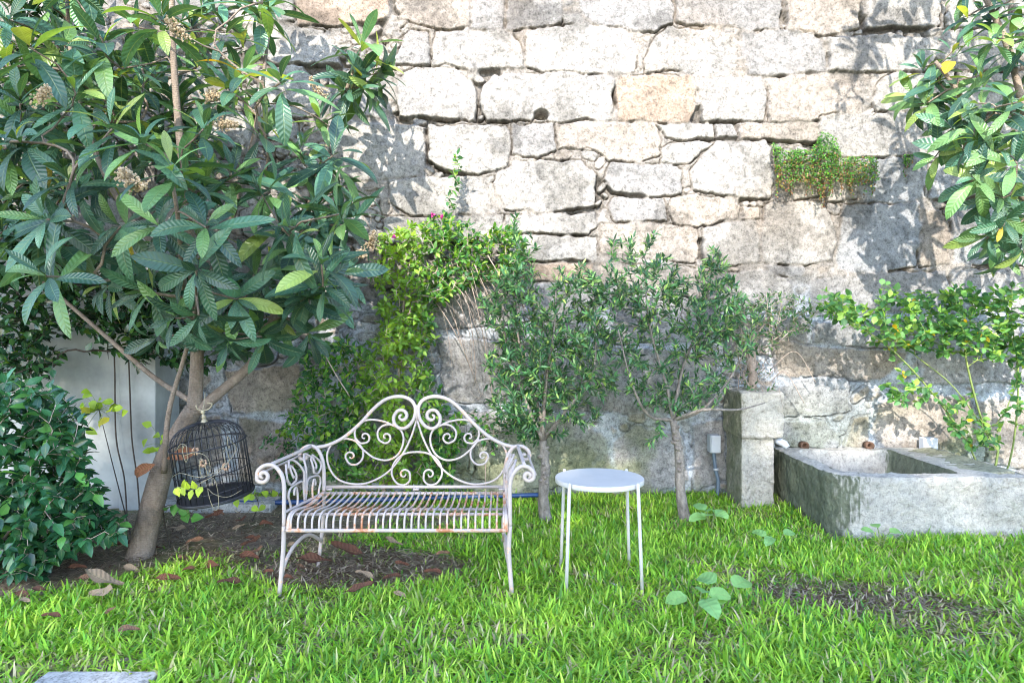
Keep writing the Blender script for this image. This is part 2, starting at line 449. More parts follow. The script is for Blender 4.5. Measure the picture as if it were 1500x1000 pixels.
# ------------------------------------------------------------ stone wall
WY = 5.40
STONES = """o 432 -60 573 -60 570 18 548 33 470 35 438 34
w 580 -60 684 -60 686 36 660 41 640 40 590 26 578 4
g 690 -60 742 -60 734 40 712 43 690 40
g 747 -60 820 -60 822 32 800 38 742 42
l 826 22 848 20 854 34 828 39
g 850 -60 983 -60 984 36 960 44 930 43 900 35 870 33 850 12
g 991 -60 1142 -60 1143 42 1100 42 1050 37 992 32
w 1150 -60 1257 -60 1258 42 1200 49 1155 45
l 1263 -60 1379 -60 1375 36 1330 37 1270 40
l 1392 -60 1480 -60 1480 36 1386 38
l 1487 -60 1620 -60 1620 38 1489 38
l 338 -60 426 -60 428 28 345 34
l 383 40 410 37 470 44 484 60 497 92 400 94 380 80
g 596 44 626 48 631 92 574 92 588 60
l 638 46 672 44 735 45 758 58 766 97 700 100 633 96
l 771 46 800 38 905 38 922 50 932 75 928 103 870 108 800 105 772 95
l 946 106 946 84 962 55 980 43 1050 44 1065 55 1078 80 1078 103 1040 108 1010 104 985 100
g 1086 50 1130 46 1190 50 1205 65 1209 105 1140 110 1096 107 1088 80
l 1214 56 1300 51 1376 52 1370 100 1290 104 1215 105
l 1382 45 1490 43 1494 100 1386 104
l 1500 44 1620 45 1620 105 1503 105
l 380 101 440 99 460 117 470 165 420 172 378 170
g 482 106 545 101 560 120 560 170 486 172
l 590 105 610 99 665 99 690 118 697 135 695 172 585 170 583 125
l 706 126 722 109 780 108 880 110 901 117 893 175 808 178 796 163 780 165 776 176 715 174 702 150
o 908 113 960 109 1012 112 1016 130 1018 160 1010 178 905 177 903 140
l 1023 126 1040 115 1114 113 1121 140 1119 178 1031 178
w 1127 116 1170 112 1255 115 1262 163 1240 174 1128 178
l 1291 122 1310 108 1400 107 1400 163 1286 162 1280 150
l 1406 107 1520 107 1520 163 1406 163
l 480 180 560 182 621 186 621 255 560 261 490 258
l 629 184 740 183 748 200 744 245 700 254 652 246 628 235
g 751 183 811 181 812 221 786 229 752 224
w 818 181 960 181 966 202 964 226 940 233 890 234 872 218 820 217
l 964 182 1047 182 1047 201 1000 203 975 197
g 1051 183 1075 182 1078 199 1051 201
w 1082 182 1190 180 1246 184 1245 202 1160 204 1083 202
l 1202 174 1260 168 1354 166 1358 226 1290 228 1202 224
l 1363 171 1480 171 1480 226 1363 228
l 969 239 971 216 990 208 1042 208 1010 238
l 1049 208 1119 206 1128 216 1132 258 1125 288 1080 289 1016 279 1014 250 1030 226
g 894 241 980 241 996 251 999 284 985 289 900 279 883 261
l 760 241 790 236 850 238 870 256 869 300 800 309 742 307 722 272 732 250
l 572 266 650 256 702 261 719 298 690 311 600 314 570 298
g 901 289 972 293 977 324 900 321 894 301
w 986 293 1020 289 1060 293 1082 303 1079 321 1035 327 991 327 981 310
w 1087 304 1110 302 1111 320 1086 321
l 1134 263 1180 263 1192 268 1198 288 1160 291 1141 279
l 1206 262 1253 263 1253 290 1210 294
d 1258 231 1355 231 1354 288 1320 297 1266 294 1257 270
d 1364 242 1430 242 1430 287 1364 289
d 1437 230 1530 230 1530 290 1437 290
l 1121 299 1200 297 1212 311 1228 350 1220 379 1180 387 1121 384 1116 350
d 1236 301 1345 298 1344 388 1300 397 1233 394 1227 380 1233 350
b 1353 307 1384 306 1391 350 1389 386 1351 390 1349 350
d 1397 296 1510 296 1510 388 1397 384
l 1031 333 1105 324 1111 345 1109 384 1036 387 1029 360
w 881 329 950 331 1021 333 1024 360 1019 384 881 370
l 741 319 869 311 873 333 858 341 742 339
l 741 346 872 347 870 380 746 382
l 562 320 734 319 734 350 562 358
g 1189 411 1250 404 1384 398 1387 430 1385 455 1189 461 1185 430
g 1122 390 1176 392 1170 404 1128 402
l 1062 402 1120 398 1152 410 1166 440 1164 452 1064 450
g 1394 396 1510 396 1510 455 1394 455
o 700 388 868 387 866 412 702 411
w 876 388 1048 396 1048 438 882 414
g 602 424 760 420 768 470 622 482
g 782 416 868 420 880 480 790 498
g 892 428 1048 446 1048 498 902 500
g 1062 462 1180 467 1184 518 1066 518
g 1192 472 1380 464 1378 500 1300 508 1196 500
b 1134 492 1190 506 1330 516 1290 558 1140 548
d 1136 566 1200 555 1242 556 1246 600 1150 611 1132 600
b 1288 592 1330 577 1420 581 1438 636 1400 668 1302 663 1278 630
d 1132 621 1208 614 1234 640 1228 659 1142 655
g 1346 472 1500 472 1500 558 1350 562
b 1434 588 1540 582 1540 690 1448 680
g 642 492 758 502 788 588 652 588
g 802 512 900 512 1048 512 1046 590 980 606 806 598
g 704 604 786 602 850 616 886 640 896 700 760 718 694 700
g 900 646 934 624 1000 642 1008 700 960 720 908 714
g 1014 624 1060 614 1064 700 1018 720
b 330 542 440 532 446 600 342 604
b 350 612 420 620 440 700 352 708
b 236 602 322 610 330 680 240 690
g 520 610 680 606 684 690 530 700
b 1250 614 1272 610 1270 655 1240 652"""
PAL = {'l': (.30, .287, .272), 'g': (.245, .238, .236), 'w': (.30, .262, .228), 'o': (.33, .25, .19), 'b': (.25, .215, .18), 'd': (.25, .26, .275)}
def build_wall():
    res = .0068; X0, X1, Z0, Z1 = -5.3, 5.3, -.12, 4.55
    nx = int((X1-X0)/res); nz = int((Z1-Z0)/res)
    X = np.linspace(X0, X1, nx)[None].repeat(nz, 0); Z = np.linspace(Z0, Z1, nz)[:, None].repeat(nx, 1)
    d = WY-.04; pxm = F/d
    U0 = X*pxm+750; V0 = HOR-(Z-CAMH)*pxm
    U = U0+fbm(nz, nx, 32, 1, 4, .6)*4.6; V = V0+fbm(nz, nx, 32, 2, 4, .6)*4.6
    st = pxm*res
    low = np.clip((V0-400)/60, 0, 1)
    H = np.full((nz, nx), -.004); occ = np.zeros((nz, nx), bool); col = np.zeros((nz, nx, 3))
    m1 = fbm(nz, nx, 38, 3); m2 = fbm(nz, nx, 9, 4, 3)
    H += low*-.003+m1*.02+m2*.016
    crk = fbm(nz, nx, 28, 33, 3)
    holes = np.clip((fbm(nz, nx, 50, 31, 3)-.18)*8, 0, 1)*(1-low*.8); H -= holes*.06
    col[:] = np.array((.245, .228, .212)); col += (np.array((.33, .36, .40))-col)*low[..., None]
    col *= 1-.35*holes[..., None]
    rs = np.random.RandomState(7)
    def put(poly, kind, thick=None, rad=4):
        px = [p[0] for p in poly]; py = [p[1] for p in poly]
        i0 = int((min(px)-12-U0[0, 0])/st); i1 = int((max(px)+12-U0[0, 0])/st)+1
        j1 = int((V0[0, 0]-min(py)+12)/st)+1; j0 = int((V0[0, 0]-max(py)-12)/st)
        i0 = max(i0, 0); j0 = max(j0, 0); i1 = min(i1, nx); j1 = min(j1, nz)
        if i1-i0 < 2 or j1-j0 < 2: return
        u = U[j0:j1, i0:i1]; v = V[j0:j1, i0:i1]; ds = np.full(u.shape, 1e9)
        for a in range(len(poly)):
            x1, y1 = poly[a]; x2, y2 = poly[(a+1) % len(poly)]
            dx, dy = x2-x1, y2-y1; t = np.clip(((u-x1)*dx+(v-y1)*dy)/(dx*dx+dy*dy+1e-9), 0, 1)
            ds = np.minimum(ds, np.hypot(u-x1-t*dx, v-y1-t*dy))
        ins = inpoly(u, v, poly); dd = np.where(ins, ds, -ds)+2.6+m2[j0:j1, i0:i1]*3
        r = min(rad, (max(py)-min(py))*.3, (max(px)-min(px))*.3)
        s = np.clip(dd/r, 0, 1); s = 1-(1-s)**2.2
        big = min(max(px)-min(px), max(py)-min(py))
        tk = thick if thick is not None else rs.uniform(-.001, .009)
        cx, cy = sum(px)/len(px), sum(py)/len(py)
        hh = tk+(u-cx)*rs.normal(0, .00008)+(v-cy)*rs.normal(0, .00012)
        top = hh+(m1[j0:j1, i0:i1]*.014+m2[j0:j1, i0:i1]*.009)*(1 if big > 20 else .5)
        h = H[j0:j1, i0:i1]; bs = h.copy()
        mk = dd > 0
        lowk = low[j0:j1, i0:i1]; cut = np.clip((crk[j0:j1, i0:i1]+.06)*9, 0, 1)*(1-.05*lowk)*(1 if big > 20 else .6)
        und = np.where(v > cy+(max(py)-min(py))*.25, 1.0, .55)          # the open joints lie mostly under the stones
        gap = np.clip(1-np.abs(dd+.1)/1.35, 0, 1)*cut*und
        new = bs+(np.maximum(top, bs-.004)-bs)*s
        H[j0:j1, i0:i1] = np.where(mk, new, bs)-gap*.05
        occ[j0:j1, i0:i1] |= mk
        c = np.array(PAL[kind])*math.exp(rs.normal(0, .06)); c = c*.8+c.mean()*.2
        e = np.clip(dd/4, 0, 1)[..., None]
        cj = np.where(mk[..., None], col[j0:j1, i0:i1]*(1-e)+c*e, col[j0:j1, i0:i1])
        gg = gap[..., None]*.62; col[j0:j1, i0:i1] = cj*(1-gg)+np.array((.07, .055, .045))*gg
    for ln in STONES.split('\n'):
        q = ln.split(); f = [float(a) for a in q[1:]]
        put(list(zip(f[::2], f[1::2])), q[0])
    # stones where the photo shows none (hidden behind the foliage and beyond the frame), then the chinks
    occ2 = occ.copy()
    for (sx, sy, tries) in ((110, 56, 500), (60, 40, 900), (30, 12, 4500), (17, 8, 14000), (10, 6, 14000)):
        for t in range(tries):
            cx = rs.uniform(U0[0, 0], U0[0, -1]); cy = rs.uniform(V0[-1, 0], V0[0, 0])
            a = sx*rs.uniform(.6, 1.1)/2; b = sy*rs.uniform(.7, 1.1)/2
            if sx > 50 and 420 < cx < 1500 and cy > 0: continue
            if sx <= 28 and cy > 440 and rs.rand() < .75: continue
            if sx >= 60: cy = round(cy/64)*64+rs.normal(0, 3)
            tilt = rs.normal(0, .04 if sx > 50 else .5)
            n = 8; po = []
            for k in range(n):
                an = 2*PI*(k+.5)/n; ex = .55 if sx > 50 else .75
                x = math.copysign(abs(math.cos(an))**ex, math.cos(an))*a*rs.uniform(.9, 1.08)
                y = math.copysign(abs(math.sin(an))**ex, math.sin(an))*b*rs.uniform(.9, 1.08)
                po.append((cx+x*math.cos(tilt)-y*math.sin(tilt), cy+x*math.sin(tilt)+y*math.cos(tilt)))
            ok = True
            for (x, y) in po+[(cx, cy)]+[((x+cx)/2, (y+cy)/2) for x, y in po]:
                i = int((x-U0[0, 0])/st); j = int((V0[0, 0]-y)/st)
                if 0 <= i < nx and 0 <= j < nz and occ[j, i]: ok = False; break
            if ok:
                kd = rs.choice(list('llgw')) if cy < 430 else rs.choice(list('gbd'))
                put(po, kd, rs.uniform(-.03, .0) if sx < 50 else None, rad=3 if sx < 50 else 4)
    # stains: warm runs, dark lichen, green damp at the foot
    warm = np.clip((fbm(nz, nx, 112, 41, 4)-.12)*3, 0, 1)[..., None]
    col = col*(1-.3*warm)+col*np.array((1.14, .96, .80))*.3*warm
    lich = np.clip((fbm(nz, nx, 56, 51, 5, .65)-.10)*3.5, 0, 1)[..., None]
    col *= 1-.38*lich*(1-.3*low[..., None])
    foot = np.clip((V0-560)/120, 0, 1)*np.clip((fbm(nz, nx, 62, 61, 4)+.12)*4, 0, 1)
    foot = foot[..., None]*.75; col = col*(1-foot)+np.array((.13, .15, .07))*foot
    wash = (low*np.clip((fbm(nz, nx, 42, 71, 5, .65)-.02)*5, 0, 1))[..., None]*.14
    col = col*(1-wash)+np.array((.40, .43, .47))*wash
    lk = low[..., None]; col *= .94; col *= 1+lk*(np.array((1.18, 1.19, 1.22))-1)  # shaded lower zone lightened and blued: sky light put into the colour
    # putlog hole under the third course
    r_ = np.hypot((U0-793)/11, (V0-168)/8); H -= .16*np.clip((1.05-r_)*4, 0, 1)
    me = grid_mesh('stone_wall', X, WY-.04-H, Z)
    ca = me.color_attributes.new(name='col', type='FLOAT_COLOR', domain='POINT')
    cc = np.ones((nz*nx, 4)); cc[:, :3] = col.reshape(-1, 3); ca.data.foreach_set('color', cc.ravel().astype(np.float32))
    # solid body behind the dressed face
    bm = bmesh.new(); bm.from_mesh(me)
    r = bmesh.ops.create_cube(bm, size=1.0)['verts']
    for v_ in r: v_.co = Vector((v_.co.x*(X1-X0), WY+.36+v_.co.y*.44, (Z0+Z1)/2+v_.co.z*(Z1-Z0)))
    lay = bm.verts.layers.float_color['col']
    for v_ in r: v_[lay] = (.35, .33, .31, 1)
    bm.to_mesh(me); bm.free()
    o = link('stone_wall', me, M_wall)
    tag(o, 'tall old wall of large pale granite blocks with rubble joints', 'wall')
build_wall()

# white rendered side wall with its pilaster
t = thing('rendered_wall', (-3.9, 4.98, 0), 'smooth white rendered wall behind the dark shrub at the left', 'wall')
bevel(MB().box((-7.5, 4.98, -.1), (-2.842, 5.26, 2.0)).build('wall_panel', M_render, t, smooth=False), .006)
bevel(MB().box((-2.835, 4.92, -.1), (-2.57, 5.28, 2.06)).build('pilaster', M_render, t, smooth=False), .008)
t = MB().box((-2.56, 4.86, -.1), (-1.72, 5.1, .045)).build('concrete_kerb', M_slab, None, (-2.1, 4.9, 0), False)
bevel(rough(t, 4, .2, .01), .01); tag(t, 'low pale concrete kerb on the soil behind the birdcage', 'kerb')
t = MB().box((-1.72, 1.9, -.03), (-1.305, 2.535, .028)).build('paving_slab', M_slab, None, (-1.5, 2.2, 0), False)
bevel(t, .006); tag(t, 'pale grey square paving slab lying in the grass at the bottom edge', 'paving slab')

# ------------------------------------------------------------ pillar and trough
t = thing('stone_pillar', (1.79, 5.12, 0), 'squat square granite pillar with a wider cap block beside the trough', 'pillar')
o = MB().box((1.668, 4.96, -.05), (1.905, 5.32, .505)).build('shaft', M_granite2, t, smooth=False); bevel(o, .012); rough(o, 5, .12, .028)
o = MB().box((1.652, 4.925, .50), (1.965, 5.33, .835)).build('cap_block', M_granite2, t, smooth=False); bevel(o, .018); rough(o, 5, .12, .034)

def trough():
    t = thing('stone_trough', (2.65, 4.8, 0), 'long rough granite washing trough with a mossy left side', 'trough')
    def ring(pts, z, n=10):
        return [Vector((x, y, z)) for x, y in pts]
    def rounded(x0, y0, x1, y1, rr):
        out = []
        for (cx, cy, a0, r_) in ((x0+rr[0], y0+rr[0], 180, rr[0]), (x1-rr[1], y0+rr[1], 270, rr[1]), (x1-rr[2], y1-rr[2], 0, rr[2]), (x0+rr[3], y1-rr[3], 90, rr[3])):
            for k in range(7):
                a = R(a0+90*k/6); out.append((cx+r_*math.cos(a), cy+r_*math.sin(a)))
        # even out: add points along the straight sides
        res = []
        for i in range(len(out)):
            a = out[i]; b = out[(i+1) % len(out)]; res.append(a)
            if i % 7 == 6:
                for k in range(1, 6): res.append((a[0]+(b[0]-a[0])*k/6, a[1]+(b[1]-a[1])*k/6))
        return res
    o1 = rounded(2.02, 4.26, 3.285, 5.33, (.21, .03, .03, .06)); i1 = rounded(2.15, 4.405, 2.88, 5.20, (.13, .04, .04, .12))
    i2 = rounded(2.19, 4.45, 2.84, 5.15, (.11, .04, .04, .12))
    def nx_(p, e): return [(x+(2.65-x)*e, y+(4.8-y)*e) for x, y in p]
    rings = [ring(o1, -.06), ring(o1, .13), ring(o1, .34), ring(nx_(o1, .012), .365), ring(nx_(i1, -.02), .367), ring(i1, .352), ring(i2, .10)]
    mb = MB(); N = len(o1)
    for rg in rings: mb.v += rg
    for i in range(len(rings)-1):
        for k in range(N):
            k2 = (k+1) % N; mb.f.append((i*N+k, i*N+k2, (i+1)*N+k2, (i+1)*N+k))
    mb.f.append(tuple((len(rings)-1)*N+k for k in range(N)))
    o = mb.build('basin', M_granite, t); rough(o, 4, .16, .034)
    # the sloping scrubbing slab to the right of the bowl
    mb = MB(); q = [(2.90, 4.42, .350), (3.22, 4.36, .388), (3.22, 5.26, .388), (2.90, 5.20, .350)]
    mb.v = [Vector(a) for a in q]+[Vector((a[0], a[1], a[2]-.08)) for a in q]
    mb.f = [(0, 1, 2, 3), (7, 6, 5, 4), (0, 4, 5, 1), (1, 5, 6, 2), (2, 6, 7, 3), (3, 7, 4, 0)]
    o = mb.build('scrubbing_slab', stone_mat('damp_stone', (.27, .27, .20), ((.16, .17, .07), .8), bd=.004), t, smooth=False)
    bevel(o, .012); rough(o, 5, .2, .01)
    return t
trough()
t = MB().tube([(1.93, 5.05, .475), (1.955, 5.0, .47), (1.985, 4.97, .455), (2.0, 4.96, .43)], [.024, .026, .026, .022], 12).build('water_spout', M_white, None, (1.95, 5.05, .47))
tag(t, 'short pale blue pipe end between the pillar and the trough', 'pipe')
for (px, lab) in ((1177, 'rusty drain hole stub in the wall above the left end of the trough'), (1272, 'rusty drain hole stub in the wall above the middle of the trough')):
    c = P(px, 652, 5.32)
    o = MB().lathe(c, [(.012, -.03), (.03, -.03), (.034, .03), (.022, .03), (.02, -.02)], 12, Matrix.Rotation(R(90), 3, 'X')).build('pipe_stub', M_rustd, None, c)
    tag(o, lab, 'pipe')

# electrical boxes
def ebox(cx, cy, w_, h_, dpt, mat_, label, cable):
    y0 = 5.31
    t = thing('junction_box', (cx, y0, cy), label, 'junction box')
    bevel(MB().box((cx-w_/2, y0-dpt, cy-h_/2), (cx+w_/2, y0, cy+h_/2)).build('housing', mat_, t, smooth=False), .006)
    bevel(MB().box((cx-w_/2+.006, y0-dpt-.008, cy-h_/2+.006), (cx+w_/2-.006, y0-dpt-.001, cy+h_/2-.006)).build('cover', mat_, t, smooth=False), .003)
    if cable:
        MB().tube(cat([(cx-.005, y0-.05, cy-h_/2), (cx+.01, y0-.05, cy-.2), (cx+.03, y0-.05, .12), (cx+.02, y0-.05, -.05)]), .014, 10).build('conduit', M_conduit, t)
        MB().tube([(cx+.012, y0-.05, cy-.19), (cx+.014, y0-.05, cy-.205)], .021, 10).build('clip', M_grey, t)
a = P(1044, 648, 5.3); ebox(a.x, a.z, .082, .135, .09, M_grey, 'grey junction box with a cable running down beside the pillar', True)
a = P(1357, 652, 5.3); ebox(a.x, a.z, .11, .13, .07, M_white, 'pale junction box on the wall just above the back of the trough', False)

# blue water pipe along the foot of the wall
t = MB().tube(cat([(-2.05, 4.93, .035), (-1.6, 4.98, .03), (-1.0, 5.05, .03), (-.3, 5.14, .03), (.25, 5.2, .03)], 6), .017, 10).build('blue_pipe', M_blue, None, (-1, 5.05, 0))
tag(t, 'blue water pipe lying along the foot of the wall behind the bench', 'pipe')
t = MB().tube([(-2.13, 4.93, .035), (-2.1, 4.93, .035), (-2.1, 4.93, .035), (-2.05, 4.93, .035)], [.02, .022, .028, .028], 12).build('pipe_connector', M_brass, None, (-2.09, 4.93, 0))
tag(t, 'brass coupling at the left end of the blue pipe', 'connector')

# ------------------------------------------------------------ bench
def K(x, y, d=3.74): return P(350+x/3.031, 560+y/3.031, d)
def curl(pts, c, turns, sgn, rend=.12, n=26):
    """append a decaying spiral round c to a polyline of 2D points"""
    x, y = pts[-1]; r0 = math.hypot(x-c[0], y-c[1]); a0 = math.atan2(y-c[1], x-c[0]); out = list(pts)
    for k in range(1, n+1):
        s = k/n; r = r0*((1-s)**.9*(1-rend)+rend); a = a0+sgn*2*PI*turns*s
        out.append((c[0]+r*math.cos(a), c[1]+r*math.sin(a)))
    return out
def cat2(p, m=6): return [(v.x, v.y) for v in cat([Vector((a, b, 0)) for a, b in p], m)]
def bench():
    t = thing('garden_bench', (-.55, 3.55, 0), 'white wrought iron bench with scrolled back and rusty slatted seat', 'bench')
    back = MB(); r1, r2 = .0100, .0058
    top = [(1250, 290), (1180, 276), (1110, 240), (1040, 180), (985, 120), (930, 76), (870, 62), (820, 76), (797, 112), (803, 160), (830, 195), (862, 204), (888, 185), (893, 155), (880, 130)]
    s1 = curl(cat2(top), (857, 150), 1.1, -1)
    s2 = curl(cat2([(791, 165), (815, 240), (850, 312), (900, 380), (960, 425), (1030, 450), (1100, 446), (1152, 420), (1184, 365), (1187, 310), (1160, 268), (1110, 250), (1060, 262), (1031, 298), (1032, 338), (1058, 364), (1090, 360), (1107, 335)]), (1084, 328), 1.0, -1)
    s3 = curl(cat2([(1066, 250), (1045, 280), (1020, 305), (980, 334), (925, 345), (880, 325), (855, 285), (850, 240), (868, 205), (905, 187), (942, 193), (964, 220), (958, 254), (935, 269)]), (928, 243), 1.0, 1)
    s4 = curl(cat2([(886, 196), (930, 175), (990, 165), (1036, 176), (1062, 205), (1064, 242), (1042, 268), (1016, 268)]), (1022, 243), 1.0, 1)
    s5 = curl(cat2([(789, 308), (830, 312), (868, 330), (895, 365), (901, 410), (878, 447), (845, 454), (822, 435), (821, 405)]), (846, 408), 1.0, 1)
    for s, r in ((s1, r1), (s2, r2), (s3, r2), (s4, r2), (s5, r2)):
        for mir in (0, 1):
            q = [K(x if not mir else 1580-x, y) for x, y in s]
            if s is s2 and mir: q = [p+Vector((0, .002, 0)) for p in q]
            back.tube(q, [r*(.72 if (i > len(q)-12) else 1) for i in range(len(q))], 8)
    back.tube([K(373, 463), K(1187, 463)], .009, 8)
    for x in (400, 785, 1165): back.tube([K(x-12, 474, 3.725), K(x+14, 474, 3.725)], .007, 6)
    back.tube([K(790, 100), K(790, 172)], .007, 8)
    back.build('backrest', M_bench, t)
    # seat: rails and thirty S-shaped slats
    seat = MB(); xf0, xf1, xb0, xb1 = -1.075, -.04, -1.015, -.045
    prof = cat([Vector((0, 3.70, .412)), Vector((0, 3.62, .395)), Vector((0, 3.50, .385)), Vector((0, 3.40, .396)), Vector((0, 3.345, .392)), Vector((0, 3.32, .365)), Vector((0, 3.315, .322))], 4)
    for k in range(31):
        s = k/30; a = xb0+(xb1-xb0)*s; b = xf0+(xf1-xf0)*s
        seat.tube([Vector((a+(b-a)*min(1, (3.70-p.y)/.38), p.y, p.z)) for p in prof], .0056, 6)
    def rail(y, z, r, ex=.0):
        s = (3.70-y)/.38; a = xb0+(xf0-xb0)*s-ex; b = xb1+(xf1-xb1)*s+ex
        seat.tube([Vector((a, y, z)), Vector((b, y, z))], r, 8)
    rail(3.70, .403, .009); rail(3.47, .377, .008); rail(3.365, .382, .0085); rail(3.312, .318, .0095, .02)
    for xa, xb in ((xb0-.008, xf0-.012), (xb1+.008, xf1+.012)):
        seat.tube([Vector((xa+(xb-xa)*min(1, (3.70-p.y)/.38), p.y, p.z-.002)) for p in prof], .0095, 8)
    o = seat.build('seat', M_bench, t)
    at = o.data.attributes.new('rust', 'FLOAT', 'POINT'); at.data.foreach_set('value', np.ones(len(o.data.vertices), np.float32))
    # arms roll outwards; legs
    for sx in (-1, 1):
        xr = -1.028 if sx < 0 else -.038; xf = -1.112 if sx < 0 else -.010
        arm = MB()
        zt = .64
        # front post with its scroll
        q = [(0, .33), (0, .45), (0, .53), (.012, .585), (.05, .628), (.095, .628), (.128, .60), (.132, .56)]
        if sx > 0: q = [(0, .33), (0, .45), (.0, .53), (.015, .585), (.05, .622), (.085, .622), (.112, .60), (.116, .57)]
        q = curl(cat2(q), (.103 if sx < 0 else .09, .578), 1.15, -1 if True else 1)
        arm.tube([Vector((xf+sx*u, 3.33, z)) for u, z in q], .0105, 8)
        q = curl(cat2([(0, .33), (0, .46), (.004, .55), (.02, .61), (.05, .648), (.09, .652), (.125, .63), (.135, .60)]), (.108, .60), .8, -1)
        arm.tube([Vector((xr+sx*u, 3.735, z)) for u, z in q], .0105, 8)
        # panel between the posts; s runs front to rear, z up, rolling outward near the top
        def S(s, z):
            out = max(0, z-.55); u = .0+(out/.1)**1.6*.055
            return Vector((xf+(xr-xf)*s+sx*u, 3.33+.405*s, z))
        arm.tube([S(k/8, .40+.0*k) for k in range(9)], .008, 6)
        arm.tube([Vector((xf+sx*.07+(xr-xf+sx*.0)*k/8, 3.33+.405*k/8, .632+.02*k/8)) for k in range(9)], .0095, 8)
        arm.tube([Vector((xf+sx*.125+(xr-xf)*k/8, 3.33+.405*k/8, .585+.02*k/8)) for k in range(9)], .006, 6)
        for sg in (1, -1):
            arm.tube([S(.5+sg*u, z) for u, z in cat2([(.015, .41), (.02, .50), (.03, .56), (.10, .615), (.2, .63), (.32, .60)])], .0062, 6)
            arm.tube([S(.5+sg*u*1.0, z) for u, z in curl(cat2([(.03, .43), (.05, .50), (.14, .515), (.34, .505), (.40, .47), (.36, .43)]), (.25, .455), .9, -1)], .0058, 6)
            arm.tube([S(.5+sg*u*1.0, z) for u, z in curl(cat2([(.32, .62), (.40, .585), (.42, .55), (.34, .52), (.22, .53)]), (.27, .565), .9, -1)], .0058, 6)
        arm.build('armrest', M_bench, t)
        # legs
        lf = MB().tube(cat([(xf, 3.33, .335), (xf-.005*1, 3.33, .2), (xf+(-.025 if sx < 0 else .01), 3.335, -.01)]), [.0115]*6+[.0115]*6+[.010], 8)
        lf.tube(cat([(xf+(-.02 if sx < 0 else .006), 3.335, .06), (xf-.008*1, 3.38, .145), (xf+(xr-xf)*.25-.01, 3.47, .20), (xf+(xr-xf)*.6-.012, 3.60, .21), (xr-.012, 3.725, .14)]), .0095, 8)
        lf.build('leg', M_bench, t)
        MB().tube(cat([(xr, 3.735, .335), (xr-.01, 3.735, .2), (xr-(.035 if sx < 0 else -.02), 3.74, -.01)]), .0105, 8).build('leg', M_bench, t)
bench()

# ------------------------------------------------------------ side table
def table():
    c = Vector((.448, 3.50, 0)); t = thing('side_table', c, 'small round white metal side table standing on the lawn', 'table')
    MB().lathe(c, [(.001, .516), (.214, .516), (.2235, .510), (.2255, .511), (.2265, .516), (.2265, .532), (.2250, .5352), (.223, .5356), (.2205, .5354), (.216, .5352), (.001, .5352)], 72).build('table_top', M_pale, t)
    for a in (45, 135, 225, 315):
        ca, sa = math.cos(R(a)), math.sin(R(a))
        q = [(.262, -.01), (.25, .25), (.238, .50), (.2355, .535), (.2355, .543)]
        MB().tube([c+Vector((r*ca, r*sa, z)) for r, z in q], [.0085, .0088, .009, .009, .005], 12).build('leg', M_pale, t)
    for a in (45, 135):
        ca, sa = math.cos(R(a)), math.sin(R(a)); dz = -.008 if a == 45 else .004
        MB().tube([c+Vector((.262*ca, .262*sa, .006+dz)), c+Vector((-.262*ca, -.262*sa, .006+dz))], .006, 10).build('cross_bar', M_pale, t)
table()

